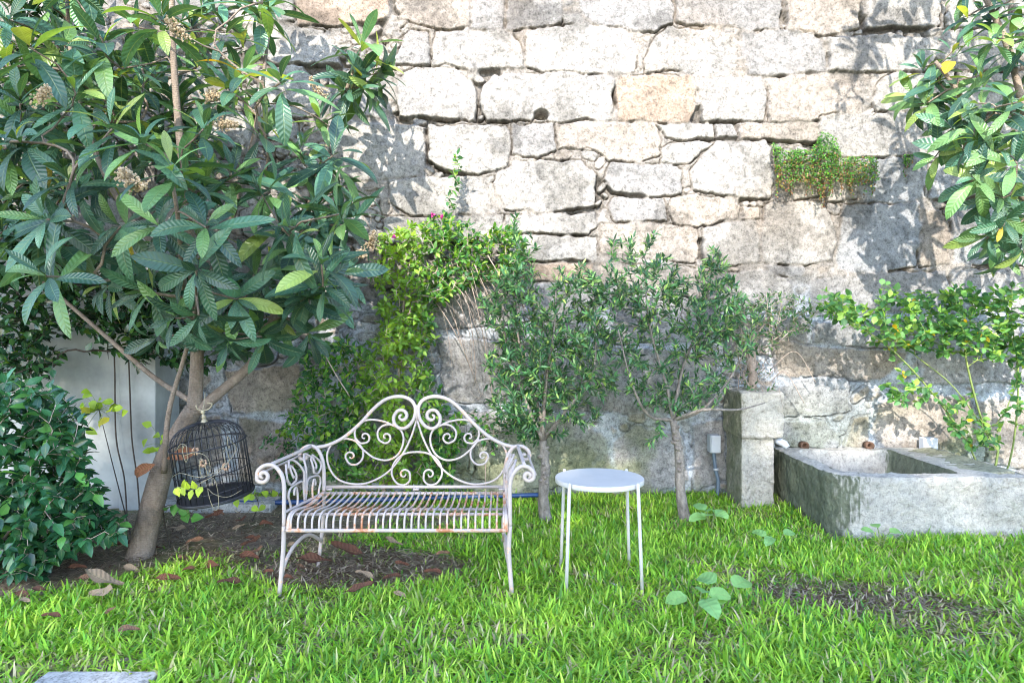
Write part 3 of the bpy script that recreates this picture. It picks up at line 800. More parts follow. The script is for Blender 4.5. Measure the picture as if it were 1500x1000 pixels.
# ------------------------------------------------------------ birdcage
def cage():
    top = P(297, 603, 3.62); c = Vector((top.x+.0, top.y, top.z))
    t = thing('birdcage', top, 'black wire birdcage with cream scrolls hanging tilted from the loquat branch', 'birdcage')
    M = Matrix.Rotation(R(-7), 3, 'Y') @ Matrix.Rotation(R(5), 3, 'X')
    def T(x, y, z): return top+M @ Vector((x, y, z))
    Rr = .188; z0, z1 = -.45, -.17
    w_ = MB()
    for k in range(34):
        a = 2*PI*k/34; ca, sa = math.cos(a), math.sin(a)
        pts = [T(Rr*ca, Rr*sa, z0), T(Rr*ca, Rr*sa, z1)]
        for j in range(1, 8):
            b = PI/2*j/7; pts.append(T(Rr*math.cos(b)**.8*ca, Rr*math.cos(b)**.8*sa, z1+.115*math.sin(b)))
        w_.tube(pts, .0024, 4)
    for z, r, q in ((z0, Rr+.004, .005), (z1, Rr+.003, .0045), (-.31, Rr+.003, .003), (-.075, .085, .003), (-.40, Rr+.003, .0025)):
        w_.tube([T(r*math.cos(2*PI*k/40), r*math.sin(2*PI*k/40), z) for k in range(41)], q, 6)
    w_.build('wire_body', M_dark, t)
    b_ = MB()
    b_.lathe(top, [(.001, z0-.012), (Rr+.006, z0-.012), (Rr+.008, z0-.004), (Rr+.002, z0), (.001, z0)], 40, M)
    b_.build('base_tray', M_dark, t)
    f = MB().lathe(top, [(.026, -.062), (.016, -.05), (.008, -.035), (.014, -.028), (.008, -.02), (.006, -.01), (.013, 0), (.004, .012)], 16, M)
    f.tube(cat([T(0, 0, .005), T(.035, 0, .012), T(.055, 0, .035), T(.03, 0, .045)], 5), .004, 6)
    f.tube(cat([T(0, 0, .005), T(-.025, 0, .018), T(-.03, 0, .04)], 5), .004, 6)
    f.build('finial', M_brass, t)
    s = MB()
    def cyl(a, z, e=.008): return T((Rr+e)*math.sin(a), -(Rr+e)*math.cos(a), z)
    for pts, cc, tn, sg in (
        ([(-.9, -.30), (-.4, -.27), (.2, -.30), (.8, -.26), (1.15, -.20), (1.0, -.15)], (.95, -.17), .8, 1),
        ([(1.1, -.42), (.7, -.43), (.4, -.40), (.25, -.36)], (.4, -.365), .9, 1),
        ([(-.2, -.18), (.1, -.17), (.35, -.2), (.4, -.26), (.3, -.3)], (.2, -.28), .8, 1),
        ([(-.3, -.4), (-.1, -.36), (.1, -.33), (.5, -.30), (.9, -.25)], (.8, -.25), .5, 1),
        ([(-.4, -.15), (-.25, -.12), (-.1, -.13), (-.1, -.16)], (-.18, -.15), .8, -1)):
        q = curl(cat2(pts), cc, tn, sg); s.tube([cyl(a, z) for a, z in q], .0017, 5)
    s.tube([T((Rr-.03)*.2, -Rr*.6, -.06), T(.02, -.1, -.09)], .002, 4)
    s.build('scrollwork', M_brass, t)
    MB().tube(cat([top+Vector((0, 0, .01)), top+Vector((.0, .02, .05)), top+Vector((-.01, .05, .10))]), .0025, 5).build('hook', M_brass, t)
    for (x, y, z, lab) in ((-.06, -.03, -.20, 'pale peach ornament high on the left inside the birdcage'), (-.01, -.07, -.26, 'pale peach ornament in the middle of the birdcage'), (.09, -.04, -.30, 'pale peach ornament low on the right inside the birdcage')):
        mb = MB(); p = T(x, y, z)
        for k in range(7):
            a = 2*PI*k/7; mb.lathe(p+Vector((.015*math.cos(a), .006*(k % 2), .015*math.sin(a))), [(.001, -.008), (.007, -.004), (.008, .002), (.004, .008), (.001, .009)], 8)
        tag(mb.build('flower_ornament', M_peach, None, p), lab, 'ornament')
    # ivy spray threaded through the wires
    rs = np.random.RandomState(3)
    p0 = T(-.11, -.19, -.34)
    pos = [p0+Vector((.018*i, -.01, .008*math.sin(i))) for i in range(9)]
    tt = thing('ivy_sprig', p0, 'small yellow green leaf spray across the front of the birdcage', 'plant')
    MB().tube(pos, .0018, 4).build('stem', M_cane, tt)
    di = [(rs.normal(0, .5), -.5, rs.choice((-1, 1))*.9) for _ in pos]
    leaves('foliage', M_soft, pos, di, [(0, -1, .4)]*9, .05, .032, .5, tint(9, rs, [(.35, .45, .04)], [1]), p_ovate, parent=tt)
cage()

# ------------------------------------------------------------ loquat trees
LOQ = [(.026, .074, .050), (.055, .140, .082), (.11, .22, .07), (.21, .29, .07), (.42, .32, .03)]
def rosettes(cs, rs, nleaf=(9, 14), size=(.20, .30), wts=(5, 4.5, 1.3, .45, .05)):
    po, di, up, L, cl = [], [], [], [], []
    for (c, ax, sc_, brt) in cs:
        c = np.array(c); ax = nrm(np.array(ax, float)); n = rs.randint(*nleaf)
        o = nrm(np.cross(ax, [.21, .9, .3])); o2 = np.cross(ax, o); a0 = rs.rand()*6
        for i in range(n):
            s = i/n; az = a0+i*2.399+rs.normal(0, .15); th = R(18+88*s**.8+rs.normal(0, 7))
            perp = o*math.cos(az)+o2*math.sin(az)
            v = ax*math.cos(th)+perp*math.sin(th); v[2] -= .12*s
            po.append(c-ax*.09*s*sc_+perp*.008); di.append(v); up.append(ax+np.array([0, -.15, .35])+rs.normal(0, .12, 3))
            L.append(rs.uniform(*size)*rs.choice((1, 1, .78))*sc_*(.7+.45*min(1, s*2.2))*(.9 if i < 2 else 1))
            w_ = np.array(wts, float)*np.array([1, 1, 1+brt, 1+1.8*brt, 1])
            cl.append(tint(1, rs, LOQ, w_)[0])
    L = np.array(L)
    return np.array(po), np.array(di), np.array(up), L, np.array(cl)
def panicle(mb, c, rs, s=1.0):
    c = np.array(c)
    ax = nrm(np.array([rs.normal(0, .6), -.4, -.2+rs.rand()])); mb.tube([c-ax*.05*s, c, c+ax*.07*s], [.006, .006, .003], 5)
    for k in range(150):
        u = rs.rand(); p = c+ax*(u-.4)*.12*s+rs.normal(0, .016*s*(1.1-u*.6), 3)
        r = rs.uniform(.005, .0085)
        b = len(mb.v)
        for q in ((1,0,0),(-1,0,0),(0,1,0),(0,-1,0),(0,0,1),(0,0,-1)): mb.v.append(Vector(p+np.array(q)*r*rs.uniform(.7, 1.3)))
        for q in ((0,2,4),(2,1,4),(1,3,4),(3,0,4),(2,0,5),(1,2,5),(3,1,5),(0,3,5)): mb.f.append(tuple(b+i for i in q))
def loquat_left():
    rs = np.random.RandomState(12)
    base = P(207, 822, 3.86); base.z = 0
    t = thing('loquat_tree', base, 'large loquat tree with big ribbed leaves and leaning grey trunk at the left', 'tree')
    tr = MB()
    tk = cat([base+Vector((-.02, 0, -.06)), base+Vector((.0, 0, .04)), P(222, 745, 3.87), P(240, 680, 3.88), P(262, 635, 3.9), P(284, 598, 3.9)], 5)
    n = len(tk); tr.tube(tk, [.112, .093, .083, .078, .074]+[.070-.024*(i/(n-5)) for i in range(n-5)], 16)
    rnd = lambda p, s: p+Vector(rs.normal(0, s, 3))
    A = cat([P(284, 606, 3.9), P(288, 545, 3.9), P(288, 480, 3.88), P(283, 400, 3.85), P(268, 250, 3.8), P(255, 100, 3.8), P(250, -60, 3.8)], 4)
    B = cat([P(288, 602, 3.9), P(325, 572, 3.98), P(372, 528, 4.1), P(398, 470, 4.2), P(430, 380, 4.3), P(468, 250, 4.5), P(505, 140, 4.7), P(528, 70, 4.8)], 4)
    E = cat([P(286, 470, 3.88), P(240, 380, 3.9), P(160, 270, 4.0), P(110, 120, 4.1), P(95, -40, 4.2)], 4)
    Fb = cat([P(286, 450, 3.87), P(330, 350, 4.0), P(372, 200, 4.1), P(395, 40, 4.2)], 4)
    Cb = cat([P(284, 590, 3.9), P(225, 552, 4.0), P(150, 488, 4.05), P(60, 410, 4.05), P(-20, 340, 4.0)], 4)
    Gb = cat([P(286, 500, 3.88), P(270, 420, 3.6), P(262, 330, 3.3), P(250, 250, 3.15)], 4)
    Db = cat([P(240, 692, 3.80), P(243, 640, 3.76), P(250, 590, 3.74), P(268, 530, 3.7), P(284, 470, 3.6), P(290, 430, 3.45)], 4)
    stems = [A, B, E, Fb, Cb, Gb, Db]
    rad = [(.042, .013), (.034, .010), (.022, .010), (.022, .009), (.017, .008), (.02, .007), (.017, .008)]
    for s, (a, b) in zip(stems, rad):
        tr.tube(s, [a+(b-a)*i/(len(s)-1) for i in range(len(s))], 10)
    cs = []
    # the rosettes that read clearly in the photo
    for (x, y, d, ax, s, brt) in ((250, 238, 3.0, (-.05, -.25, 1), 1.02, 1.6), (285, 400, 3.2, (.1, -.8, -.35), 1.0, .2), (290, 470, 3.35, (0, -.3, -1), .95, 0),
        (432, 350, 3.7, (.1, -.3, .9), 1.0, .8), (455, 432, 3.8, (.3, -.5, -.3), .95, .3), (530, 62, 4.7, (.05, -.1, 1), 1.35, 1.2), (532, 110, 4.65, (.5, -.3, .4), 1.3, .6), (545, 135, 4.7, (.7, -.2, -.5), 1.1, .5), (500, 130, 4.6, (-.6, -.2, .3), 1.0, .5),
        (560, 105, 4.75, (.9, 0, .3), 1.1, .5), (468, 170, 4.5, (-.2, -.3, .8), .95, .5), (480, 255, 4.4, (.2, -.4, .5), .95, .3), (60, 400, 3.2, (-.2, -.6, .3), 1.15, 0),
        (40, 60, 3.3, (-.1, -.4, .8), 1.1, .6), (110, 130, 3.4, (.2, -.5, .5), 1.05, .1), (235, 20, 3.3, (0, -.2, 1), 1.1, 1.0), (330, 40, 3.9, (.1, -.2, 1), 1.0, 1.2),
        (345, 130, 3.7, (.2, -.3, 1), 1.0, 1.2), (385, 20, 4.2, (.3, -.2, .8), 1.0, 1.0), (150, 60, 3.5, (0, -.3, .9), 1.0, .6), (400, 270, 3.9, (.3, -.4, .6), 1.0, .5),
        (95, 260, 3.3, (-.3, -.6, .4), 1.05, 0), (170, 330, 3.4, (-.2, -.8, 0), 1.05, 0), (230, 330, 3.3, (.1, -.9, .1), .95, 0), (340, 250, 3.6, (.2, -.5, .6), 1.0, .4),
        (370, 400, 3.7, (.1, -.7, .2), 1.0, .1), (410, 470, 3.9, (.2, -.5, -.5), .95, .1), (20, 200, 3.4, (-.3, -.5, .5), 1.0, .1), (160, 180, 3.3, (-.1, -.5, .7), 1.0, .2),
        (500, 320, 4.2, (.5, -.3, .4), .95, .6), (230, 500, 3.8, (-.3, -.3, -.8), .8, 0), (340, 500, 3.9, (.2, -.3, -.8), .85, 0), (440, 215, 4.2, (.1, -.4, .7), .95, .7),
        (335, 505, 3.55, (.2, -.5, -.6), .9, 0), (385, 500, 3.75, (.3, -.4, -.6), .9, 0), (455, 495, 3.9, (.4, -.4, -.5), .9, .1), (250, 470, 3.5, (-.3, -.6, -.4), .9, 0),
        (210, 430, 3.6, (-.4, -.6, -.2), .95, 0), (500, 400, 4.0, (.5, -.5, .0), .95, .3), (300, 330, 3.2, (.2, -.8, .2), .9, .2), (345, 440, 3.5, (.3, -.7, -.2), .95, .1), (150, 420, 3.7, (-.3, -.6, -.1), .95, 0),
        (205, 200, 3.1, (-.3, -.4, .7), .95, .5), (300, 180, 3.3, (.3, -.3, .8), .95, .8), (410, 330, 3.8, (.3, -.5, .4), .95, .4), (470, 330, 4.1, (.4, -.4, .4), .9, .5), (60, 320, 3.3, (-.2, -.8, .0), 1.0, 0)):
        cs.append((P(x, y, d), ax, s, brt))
    outl = [(-130, -150), (430, -150), (420, 20), (440, 130), (490, 210), (520, 300), (505, 400), (440, 470), (350, 490), (250, 440), (150, 390), (20, 400), (-130, 330)]
    for p in sample(outl, 150, 3.4, 4.7, rs):
        cs.append((p, (rs.normal(0, .5), -.25+rs.normal(0, .3), .75+rs.normal(0, .3)), rs.uniform(.8, 1.05), .5 if p.z > 2.3 else 0))
    for p in sample([(-130, -120), (400, -120), (420, 60), (430, 300), (100, 380), (-130, 350)], 55, 4.3, 4.9, rs):
        cs.append((p, (rs.normal(0, .5), -.25, .75), .9, .4))
    tg = [np.array(c[0])-nrm(np.array(c[1], float))*.03 for c in cs]
    g = grow([[p for p in s] for s in stems], tg, rs, rt=.0052, power=.25, step=.09, jit=.008, sag=.35, wd=.05, rmax=.012)
    pts, chains, r, tips, nst = g
    limbs(tr, (pts, chains[len(stems):], r, tips, nst))
    tr.build('trunk', M_bark, t)
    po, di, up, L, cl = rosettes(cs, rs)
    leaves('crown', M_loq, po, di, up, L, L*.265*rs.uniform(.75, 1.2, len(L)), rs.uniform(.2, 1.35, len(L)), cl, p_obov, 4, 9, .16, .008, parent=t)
    for (x, y, d) in ((185, 258, 2.95), (200, 272, 2.95), (62, 140, 3.2), (330, 182, 3.6), (545, 352, 4.1), (530, 372, 4.1), (262, 45, 3.3), (310, 140, 3.6), (465, 130, 4.4)):
        mb = MB(); panicle(mb, P(x, y, d), rs); mb.build('flower_panicle', M_cream, t, smooth=False)
loquat_left()

def loquat_right():
    rs = np.random.RandomState(25)
    base = Vector((3.55, 4.1, 0))
    t = thing('loquat_tree', base, 'second loquat tree reaching in from the right edge above the rose', 'tree')
    tr = MB(); V = Vector
    tk = cat([V((3.55, 4.1, -.05)), V((3.5, 4.1, .8)), V((3.42, 4.1, 1.6)), V((3.35, 4.1, 2.3))], 5)
    tr.tube(tk, [.08-.03*i/(len(tk)-1) for i in range(len(tk))], 12)
    stems = [cat([V((3.35, 4.1, 2.25)), P(1520, 230, 4.1), P(1480, 80, 4.15), P(1455, 20, 4.2), P(1430, -40, 4.2), P(1400, -200, 4.2)], 4),
             cat([V((3.38, 4.1, 2.0)), P(1500, 290, 4.1), P(1440, 200, 4.15), P(1400, 130, 4.2), P(1370, 90, 4.2)], 4),
             cat([V((3.42, 4.1, 1.6)), P(1510, 350, 4.0), P(1450, 290, 4.0), P(1420, 260, 4.0)], 4),
             cat([V((3.35, 4.1, 2.3)), V((3.5, 4.1, 2.9)), V((3.6, 4.1, 3.7)), V((3.5, 4.1, 4.5))], 4)]
    for s in stems: tr.tube(s, [.026-.015*i/(len(s)-1) for i in range(len(s))], 8)
    cs = []
    for (x, y, d, ax) in ((1350, 100, 4.4, (-.5, -.2, .7)), (1335, 140, 4.4, (-.9, -.3, .2)), (1375, 120, 4.3, (-.3, -.6, .5)), (1410, 220, 4.1, (-.7, -.5, -.1)), (1405, 150, 4.2, (-.5, -.6, .3)), (1460, 220, 3.9, (-.2, -.8, .1)), (1470, 290, 3.9, (-.3, -.7, -.2)),  (1395, 75, 4.3, (-.1, -.3, .9)), (1360, 150, 4.3, (-.8, -.4, .2)), (1395, 190, 4.2, (-.5, -.5, -.4)), (1370, 230, 4.3, (-.6, -.3, -.3)),
        (1440, 110, 4.1, (-.1, -.4, .8)), (1440, 180, 4.0, (-.3, -.7, .3)), (1430, 262, 3.9, (-.5, -.7, .1)), (1470, 330, 3.9, (-.3, -.5, -.6)), (1445, 350, 4.0, (-.6, -.3, -.5)), (1480, 60, 4.0, (0, -.5, .8)),
        (1490, 150, 3.8, (0, -.8, .5)), (1490, 240, 3.8, (-.1, -.8, 0)), (1500, 370, 3.9, (0, -.5, -.8)), (1450, 20, 4.2, (-.5, -.4, .6)), (1500, -10, 4.1, (0, -.4, .9)), (1415, 25, 4.3, (-.6, -.3, .5))):
        cs.append((P(x, y, d), ax, .98, .8))
    outl = [(1400, -60), (1640, -200), (1700, 100), (1650, 420), (1470, 400), (1440, 260), (1400, 160), (1420, 60)]
    for p in sample(outl, 46, 3.8, 4.8, rs): cs.append((p, (rs.normal(-.2, .5), -.2+rs.normal(0, .3), .7+rs.normal(0, .3)), rs.uniform(.75, .95), .5))
    up_ = [(1385, -420), (1700, -420), (1700, -60), (1470, -40), (1335, -60), (1315, -180)]
    for p in sample(up_, 46, 3.7, 4.7, rs): cs.append((p, (rs.normal(-.2, .4), rs.normal(0, .3), .8), rs.uniform(.8, .95), .5))
    tg = [np.array(c[0]) for c in cs]
    g = grow(stems, tg, rs, rt=.005, power=.25, step=.09, jit=.008, wd=.05, rmax=.011)
    pts, chains, r, tips, nst = g; limbs(tr, (pts, chains[len(stems):], r, tips, nst)); tr.build('trunk', M_bark, t)
    po, di, up, L, cl = rosettes(cs, rs, (8, 12), (.19, .28), (4, 4, 2.2, .6, .05))
    leaves('crown', M_loq, po, di, up, L, L*.255*rs.uniform(.8, 1.2, len(L)), rs.uniform(.4, 1.5, len(L)), cl, p_obov, 4, 9, .16, .008, parent=t)
loquat_right()

# ------------------------------------------------------------ olive trees
OLV = [(.022, .075, .030), (.06, .17, .055), (.15, .28, .08), (.22, .34, .08)]
def olive(bx, by, top, poly, n, d0, d1, seed, label, extra, gap=.013, trw=.04, shoots=()):
    rs = np.random.RandomState(seed); base = G(bx, by)
    t = thing('olive_tree', base, label, 'tree', 'young olive trees in front of the wall')
    tr = MB(); tp = P(top[0], top[1], base.y)
    tk = cat([base+Vector((0, 0, -.05)), base.lerp(tp, .3)+Vector((-.012, 0, 0)), base.lerp(tp, .65)+Vector((.01, 0, 0)), tp], 5)
    m = len(tk); tr.tube(tk, [trw*(1.2*(1-.34*i/(m-1))+.45*max(0, 1-i/3.5))*(1+.08*math.sin(i*2.1)) for i in range(m)], 14)
    for k in range(16):                                   # pruning scars on the upper trunk
        s = rs.uniform(.45, .95); p = base.lerp(tp, s); a = rs.uniform(0, 2*PI)
        dd = Vector((math.cos(a), -abs(math.sin(a)), .2)); tr.tube([p, p+dd*trw*.95, p+dd*trw*1.25], [.017, .014, .010], 7)
    stems = []
    for e in extra:
        c = cat([tp]+[P(x, y, d) for x, y, d in e], 4); stems.append(c)
        tr.tube(c, [trw*.42-(trw*.42-.004)*i/(len(c)-1) for i in range(len(c))], 7)
    seeds = sample(poly, n//7, d0, d1, rs); tg = sample(poly, n//3, d0, d1, rs)       # leaf clumps with gaps between them
    while len(tg) < n:
        q = seeds[rs.randint(len(seeds))]+Vector(rs.normal(0, .062, 3))
        if inpoly(np.array([q.x/q.y*1000+750]), np.array([HOR-(q.z-CAMH)/q.y*1000]), poly)[0]: tg.append(q)
    for (a, b, dd, k) in shoots:
        for i in range(k):
            s = i/(k-1); tg.append(P(a[0]+(b[0]-a[0])*s+rs.normal(0, 5), a[1]+(b[1]-a[1])*s, dd))
    g = grow(stems, tg, rs, rt=.0016, power=.36, step=.05, jit=.006, sag=.3, wd=.12, rmax=.012)
    pts, chains, r, tips, nst = g; limbs(tr, (pts, chains[len(stems):], r, tips, nst)); tr.build('trunk', M_barko, t)
    tips = [q for q in tips if rs.rand() > .10]
    po, di, up = sprigs(tips, rs, gap, .8, (25, 60), .08); N = len(po)
    L = rs.uniform(.034, .066, N)
    leaves('crown', M_olive, po, di, up, L, L*.27, rs.uniform(-.2, .5, N), tint(N, rs, OLV, (6, 4, 1.6, .7), .25), p_lance, 2, 3, .2, parent=t)
    mo = plain('green_olive', (.22, .30, .05), .4)
    for k in range(8):
        fr = MB(); p = Vector(po[rs.randint(N)]); fr.lathe(p-Vector((0, 0, .02)), [(.001, -.012), (.007, -.008), (.009, 0), (.007, .009), (.001, .012)], 8)
        fr.build('olive', mo, t)
olive(800, 762, (795, 645), [(700, 440), (735, 395), (770, 385), (800, 400), (860, 380), (895, 425), (900, 520), (906, 590), (862, 622), (815, 640), (770, 650), (722, 600), (702, 560), (722, 500), (702, 470)],
      820, 4.4, 4.95, 31, 'dense dark green young olive tree just right of the bench',
      [[(775, 600, 4.6), (745, 520, 4.65), (735, 440, 4.7)], [(800, 560, 4.6), (812, 480, 4.6), (815, 410, 4.6)], [(830, 600, 4.55), (870, 540, 4.6), (870, 440, 4.7)], [(790, 600, 4.7), (760, 500, 4.8), (752, 400, 4.85)]],
      0.0125, .034, (((760, 385), (752, 318), 4.8, 14), ((770, 400), (783, 345), 4.8, 10)))
olive(1005, 762, (986, 615), [(888, 352), (940, 345), (985, 375), (1000, 405), (1045, 355), (1062, 372), (1080, 430), (1120, 450), (1110, 500), (1060, 575), (1000, 612), (940, 600), (902, 560), (886, 480)],
      580, 4.35, 5.0, 47, 'sparser young olive tree with a knotty trunk right of the table',
      [[(975, 560, 4.6), (950, 470, 4.6), (945, 380, 4.6)], [(950, 608, 4.55), (925, 560, 4.5), (905, 480, 4.5)], [(1025, 602, 4.6), (1065, 560, 4.65), (1100, 500, 4.7)], [(1000, 540, 4.7), (1030, 460, 4.8), (1045, 380, 4.85)], [(1030, 600, 4.5), (1080, 600, 4.5), (1120, 590, 4.55)]],
      0.014, .031, (((945, 360), (958, 335), 4.6, 8), ((895, 400), (905, 352), 4.6, 8), ((1050, 400), (1058, 352), 4.8, 8), ((955, 655), (960, 632), 4.55, 8)))

# ------------------------------------------------------------ climbers and shrubs
def plant(name, label, cat_, stems, tg, seed, mat_, size, wratio, cols, wts, gap, prof=p_ovate, bmat=None, frac=.6, rt=.0018, power=.33, base=None, skip=.1,
          bend=(.1, .7), ang=(35, 80), wd=.12, rmax=.02, var=.22, nv=3, group=None, rstem=None, colf=None):
    rs = np.random.RandomState(seed); base = Vector(base if base is not None else stems[0][0])
    t = thing(name, base, label, cat_, group); tr = MB()
    st = [cat(s, 4) for s in stems]
    g = grow(st, tg, rs, rt=rt, power=power, step=.06, jit=.008, wd=wd, rmax=rmax)
    limbs(tr, g); tr.build('stem', bmat or M_twig, t)
    tips = g[3]
    po, di, up = sprigs(tips, rs, gap, frac, ang, skip); N = len(po)
    L = rs.uniform(*size, N); c = tint(N, rs, cols, wts, var)
    if colf is not None: c = colf(po, c)
    leaves('foliage', mat_, po, di, up, L, L*wratio, rs.uniform(*bend, N), c, prof, 2, nv, .25, .0, parent=t)
    return t, po
rs0 = np.random.RandomState(77)
# glossy shrub, lower left
poly = [(-120, 560), (20, 555), (80, 568), (112, 600), (128, 650), (122, 690), (152, 705), (142, 740), (182, 768), (170, 790), (110, 800), (62, 845), (-120, 845)]
plant('camellia_shrub', 'bushy shrub of dark glossy leaves filling the lower left corner', 'shrub',
      [[(-2.9, 3.75, -.02), (-2.85, 3.7, .4), (-2.8, 3.65, .8)], [(-2.9, 3.75, 0), (-2.6, 3.6, .3), (-2.45, 3.55, .5)], [(-3.0, 3.8, 0), (-3.1, 3.7, .5), (-3.1, 3.6, .9)]],
      sample(poly, 760, 3.35, 4.0, rs0)+sample([(60, 700), (182, 768), (110, 800), (60, 830), (0, 830)], 60, 3.35, 3.7, rs0), 81, M_gloss, (.055, .090), .52, [(.018, .075, .035), (.035, .13, .05), (.07, .20, .045)], (5, 4, .9), .035, rmax=.03, bend=(.2, .8))
# dark creeper over the white wall, behind the loquat
poly = [(-150, 280), (30, 300), (110, 350), (200, 380), (330, 400), (420, 420), (410, 500), (300, 540), (225, 560), (180, 520), (110, 480), (90, 540), (60, 560), (-150, 560)]
plant('creeper', 'dark leafy creeper spilling over the top of the white wall', 'climber',
      [[(-3.9, 4.8, 0), (-3.8, 4.8, .9), (-3.4, 4.75, 1.5), (-2.9, 4.7, 1.6), (-2.4, 4.7, 1.5)], [(-3.9, 4.8, .5), (-4.1, 4.7, 1.3), (-4.2, 4.7, 2.2)]],
      sample(poly, 620, 4.35, 4.85, rs0)+sample([(-20, 330), (200, 400), (300, 440), (290, 520), (200, 530), (110, 470), (60, 560), (-20, 560)], 260, 4.4, 4.8, rs0)+sample([(-150, -60), (60, -60), (150, 100), (130, 300), (-150, 300)], 260, 4.4, 4.9, rs0)
      , 83, M_gloss, (.05, .08), .6, [(.012, .045, .022), (.03, .09, .03), (.08, .17, .03)], (5, 3, .5), .04, bmat=M_vine, rmax=.016)
# bright climber in the middle
poly1 = [(440, 520), (480, 492), (540, 505), (575, 470), (610, 480), (640, 560), (668, 600), (690, 640), (660, 705), (560, 712), (480, 700), (440, 650), (400, 640), (430, 590)]
poly2 = [(552, 345), (600, 328), (650, 318), (700, 332), (760, 335), (778, 380), (740, 412), (690, 420), (650, 440), (622, 470), (590, 480), (560, 465), (545, 400)]
poly3 = [(555, 470), (630, 460), (645, 500), (600, 520), (560, 510)]
def climb_col(po, c):
    x = po[:, 0]/po[:, 1]*1000+750
    k = np.clip(1-np.abs(x-575)/60, 0, 1)[:, None]*.65        # yellower green towards the middle of the plant
    return c*(1-k)+np.array((.26, .42, .05))*k
plant('climbing_shrub', 'leafy climber with bright green growth against the wall behind the bench', 'climber',
      [[(-.95, 5.1, -.02), (-.97, 5.12, .4), (-.85, 5.1, .9), (-.82, 5.12, 1.4), (-.75, 5.12, 1.9)], [(-.97, 5.12, .4), (-1.3, 5.0, .7), (-1.45, 5.0, .9)], [(-.82, 5.12, 1.5), (-.5, 5.1, 1.75), (-.05, 5.1, 1.85)]],
      sample(poly1, 820, 4.7, 5.2, rs0)+sample(poly2, 600, 4.95, 5.22, rs0)+sample(poly3, 90, 4.9, 5.2, rs0)+[P(655+rs0.normal(0, 5)+i*1.3, 320-i*6.2, 5.15) for i in range(16)],
      85, M_soft, (.036, .068), .5, [(.03, .11, .035), (.08, .21, .04), (.20, .34, .05)], (4, 4, 2), .028, bmat=M_twig, colf=climb_col, rmax=.018)
for (x, y) in ((634, 315), (648, 318), (577, 347)):
    rs = np.random.RandomState(x); c = P(x, y, 4.93)
    t = thing('bougainvillea_flower', c, {634: 'magenta flower at the foot of the upright sprig, left of a pair', 648: 'magenta flower at the foot of the upright sprig, right of a pair', 577: 'magenta flower at the left end of the upper climber'}[x], 'flower')
    MB().tube([c+Vector((0, .12, -.05)), c+Vector((0, .05, -.01)), c], .0015, 4).build('stem', M_twig, t)
    leaves('petals', M_soft, [c]*6, rs.normal(0, 1, (6, 3))+np.array([0, -.8, .3]), [(0, -1, .2)]*6, .022, .018, .5, [(.35, .03, .22)]*6, p_ovate, parent=t)
# bare dry canes hanging between the climber and the olive
def dry_canes():
    rs = np.random.RandomState(5); t = thing('dry_canes', P(690, 420, 5.05), 'tangle of bare dry stems hanging between the climber and the dense olive', 'dead plant')
    mb = MB()
    for k in range(44):
        x_ = rs.uniform(610, 740); a = P(x_, rs.uniform(370, 440), rs.uniform(4.95, 5.2)); b = P(x_+rs.uniform(20, 110), rs.uniform(480, 600), rs.uniform(4.9, 5.2))
        m = a.lerp(b, .5)+Vector(rs.normal(0, .05, 3))+Vector((.05, -.02, .06)); r = rs.choice([.0015, .002, .003, .0045], p=[.4, .3, .2, .1])
        mb.tube([a*(1-s)**2+m*2*s*(1-s)+b*s*s for s in np.linspace(0, 1, 8)], [r*(1-.6*s) for s in np.linspace(0, 1, 8)], 4)
    for k in range(60):
        a = P(rs.uniform(640, 790), rs.uniform(400, 590), rs.uniform(4.95, 5.2)); d_ = Vector(rs.normal(0, .09, 3))
        mb.tube([a, a+d_*.5+Vector(rs.normal(0, .012, 3)), a+d_], .0013, 3)
    mb.build('stems', M_twig, t)
dry_canes()
# rose at the right
bse = Vector((3.48, 5.05, -.02))
can = [[bse, P(1432, 680, 5.02), P(1385, 600, 4.95), P(1310, 515, 4.85), P(1240, 468, 4.8), P(1190, 440, 4.8)],
       [bse, P(1462, 660, 5.0), P(1440, 620, 5.0), P(1418, 540, 4.9), P(1408, 470, 4.9)],
       [bse, P(1478, 680, 5.05), P(1492, 560, 5.0), P(1480, 460, 4.95)],
       [P(1462, 660, 5.0), P(1400, 570, 4.95), P(1340, 520, 4.9)]]
pr = [(1196, 450), (1215, 425), (1290, 440), (1292, 415), (1340, 430), (1400, 415), (1440, 420), (1540, 420), (1560, 520), (1480, 530), (1400, 520), (1330, 510), (1260, 490)]
pr2 = [(1380, 590), (1440, 570), (1470, 620), (1470, 660), (1400, 650)]
pr3 = [(1285, 560), (1330, 550), (1345, 590), (1290, 590)]
t, po = plant('rose_bush', 'lanky rose bush arching over the trough at the right', 'shrub', can,
      sample(pr, 430, 4.65, 5.1, rs0)+sample(pr2, 34, 4.8, 5.1, rs0)+sample(pr3, 16, 4.8, 5.0, rs0)+[P(1390-i*10, 600-i*9.5+rs0.normal(0, 7), 4.9) for i in range(20)]
      +sample([(1440, 470), (1520, 470), (1520, 660), (1480, 640)], 24, 4.8, 5.1, rs0), 91, M_soft, (.040, .066), .68,
      [(.045, .14, .05), (.10, .24, .07), (.22, .38, .08), (.55, .36, .02)], (4, 4, 1.8, .10), .036, p_round, M_cane, rmax=.009, skip=.2)
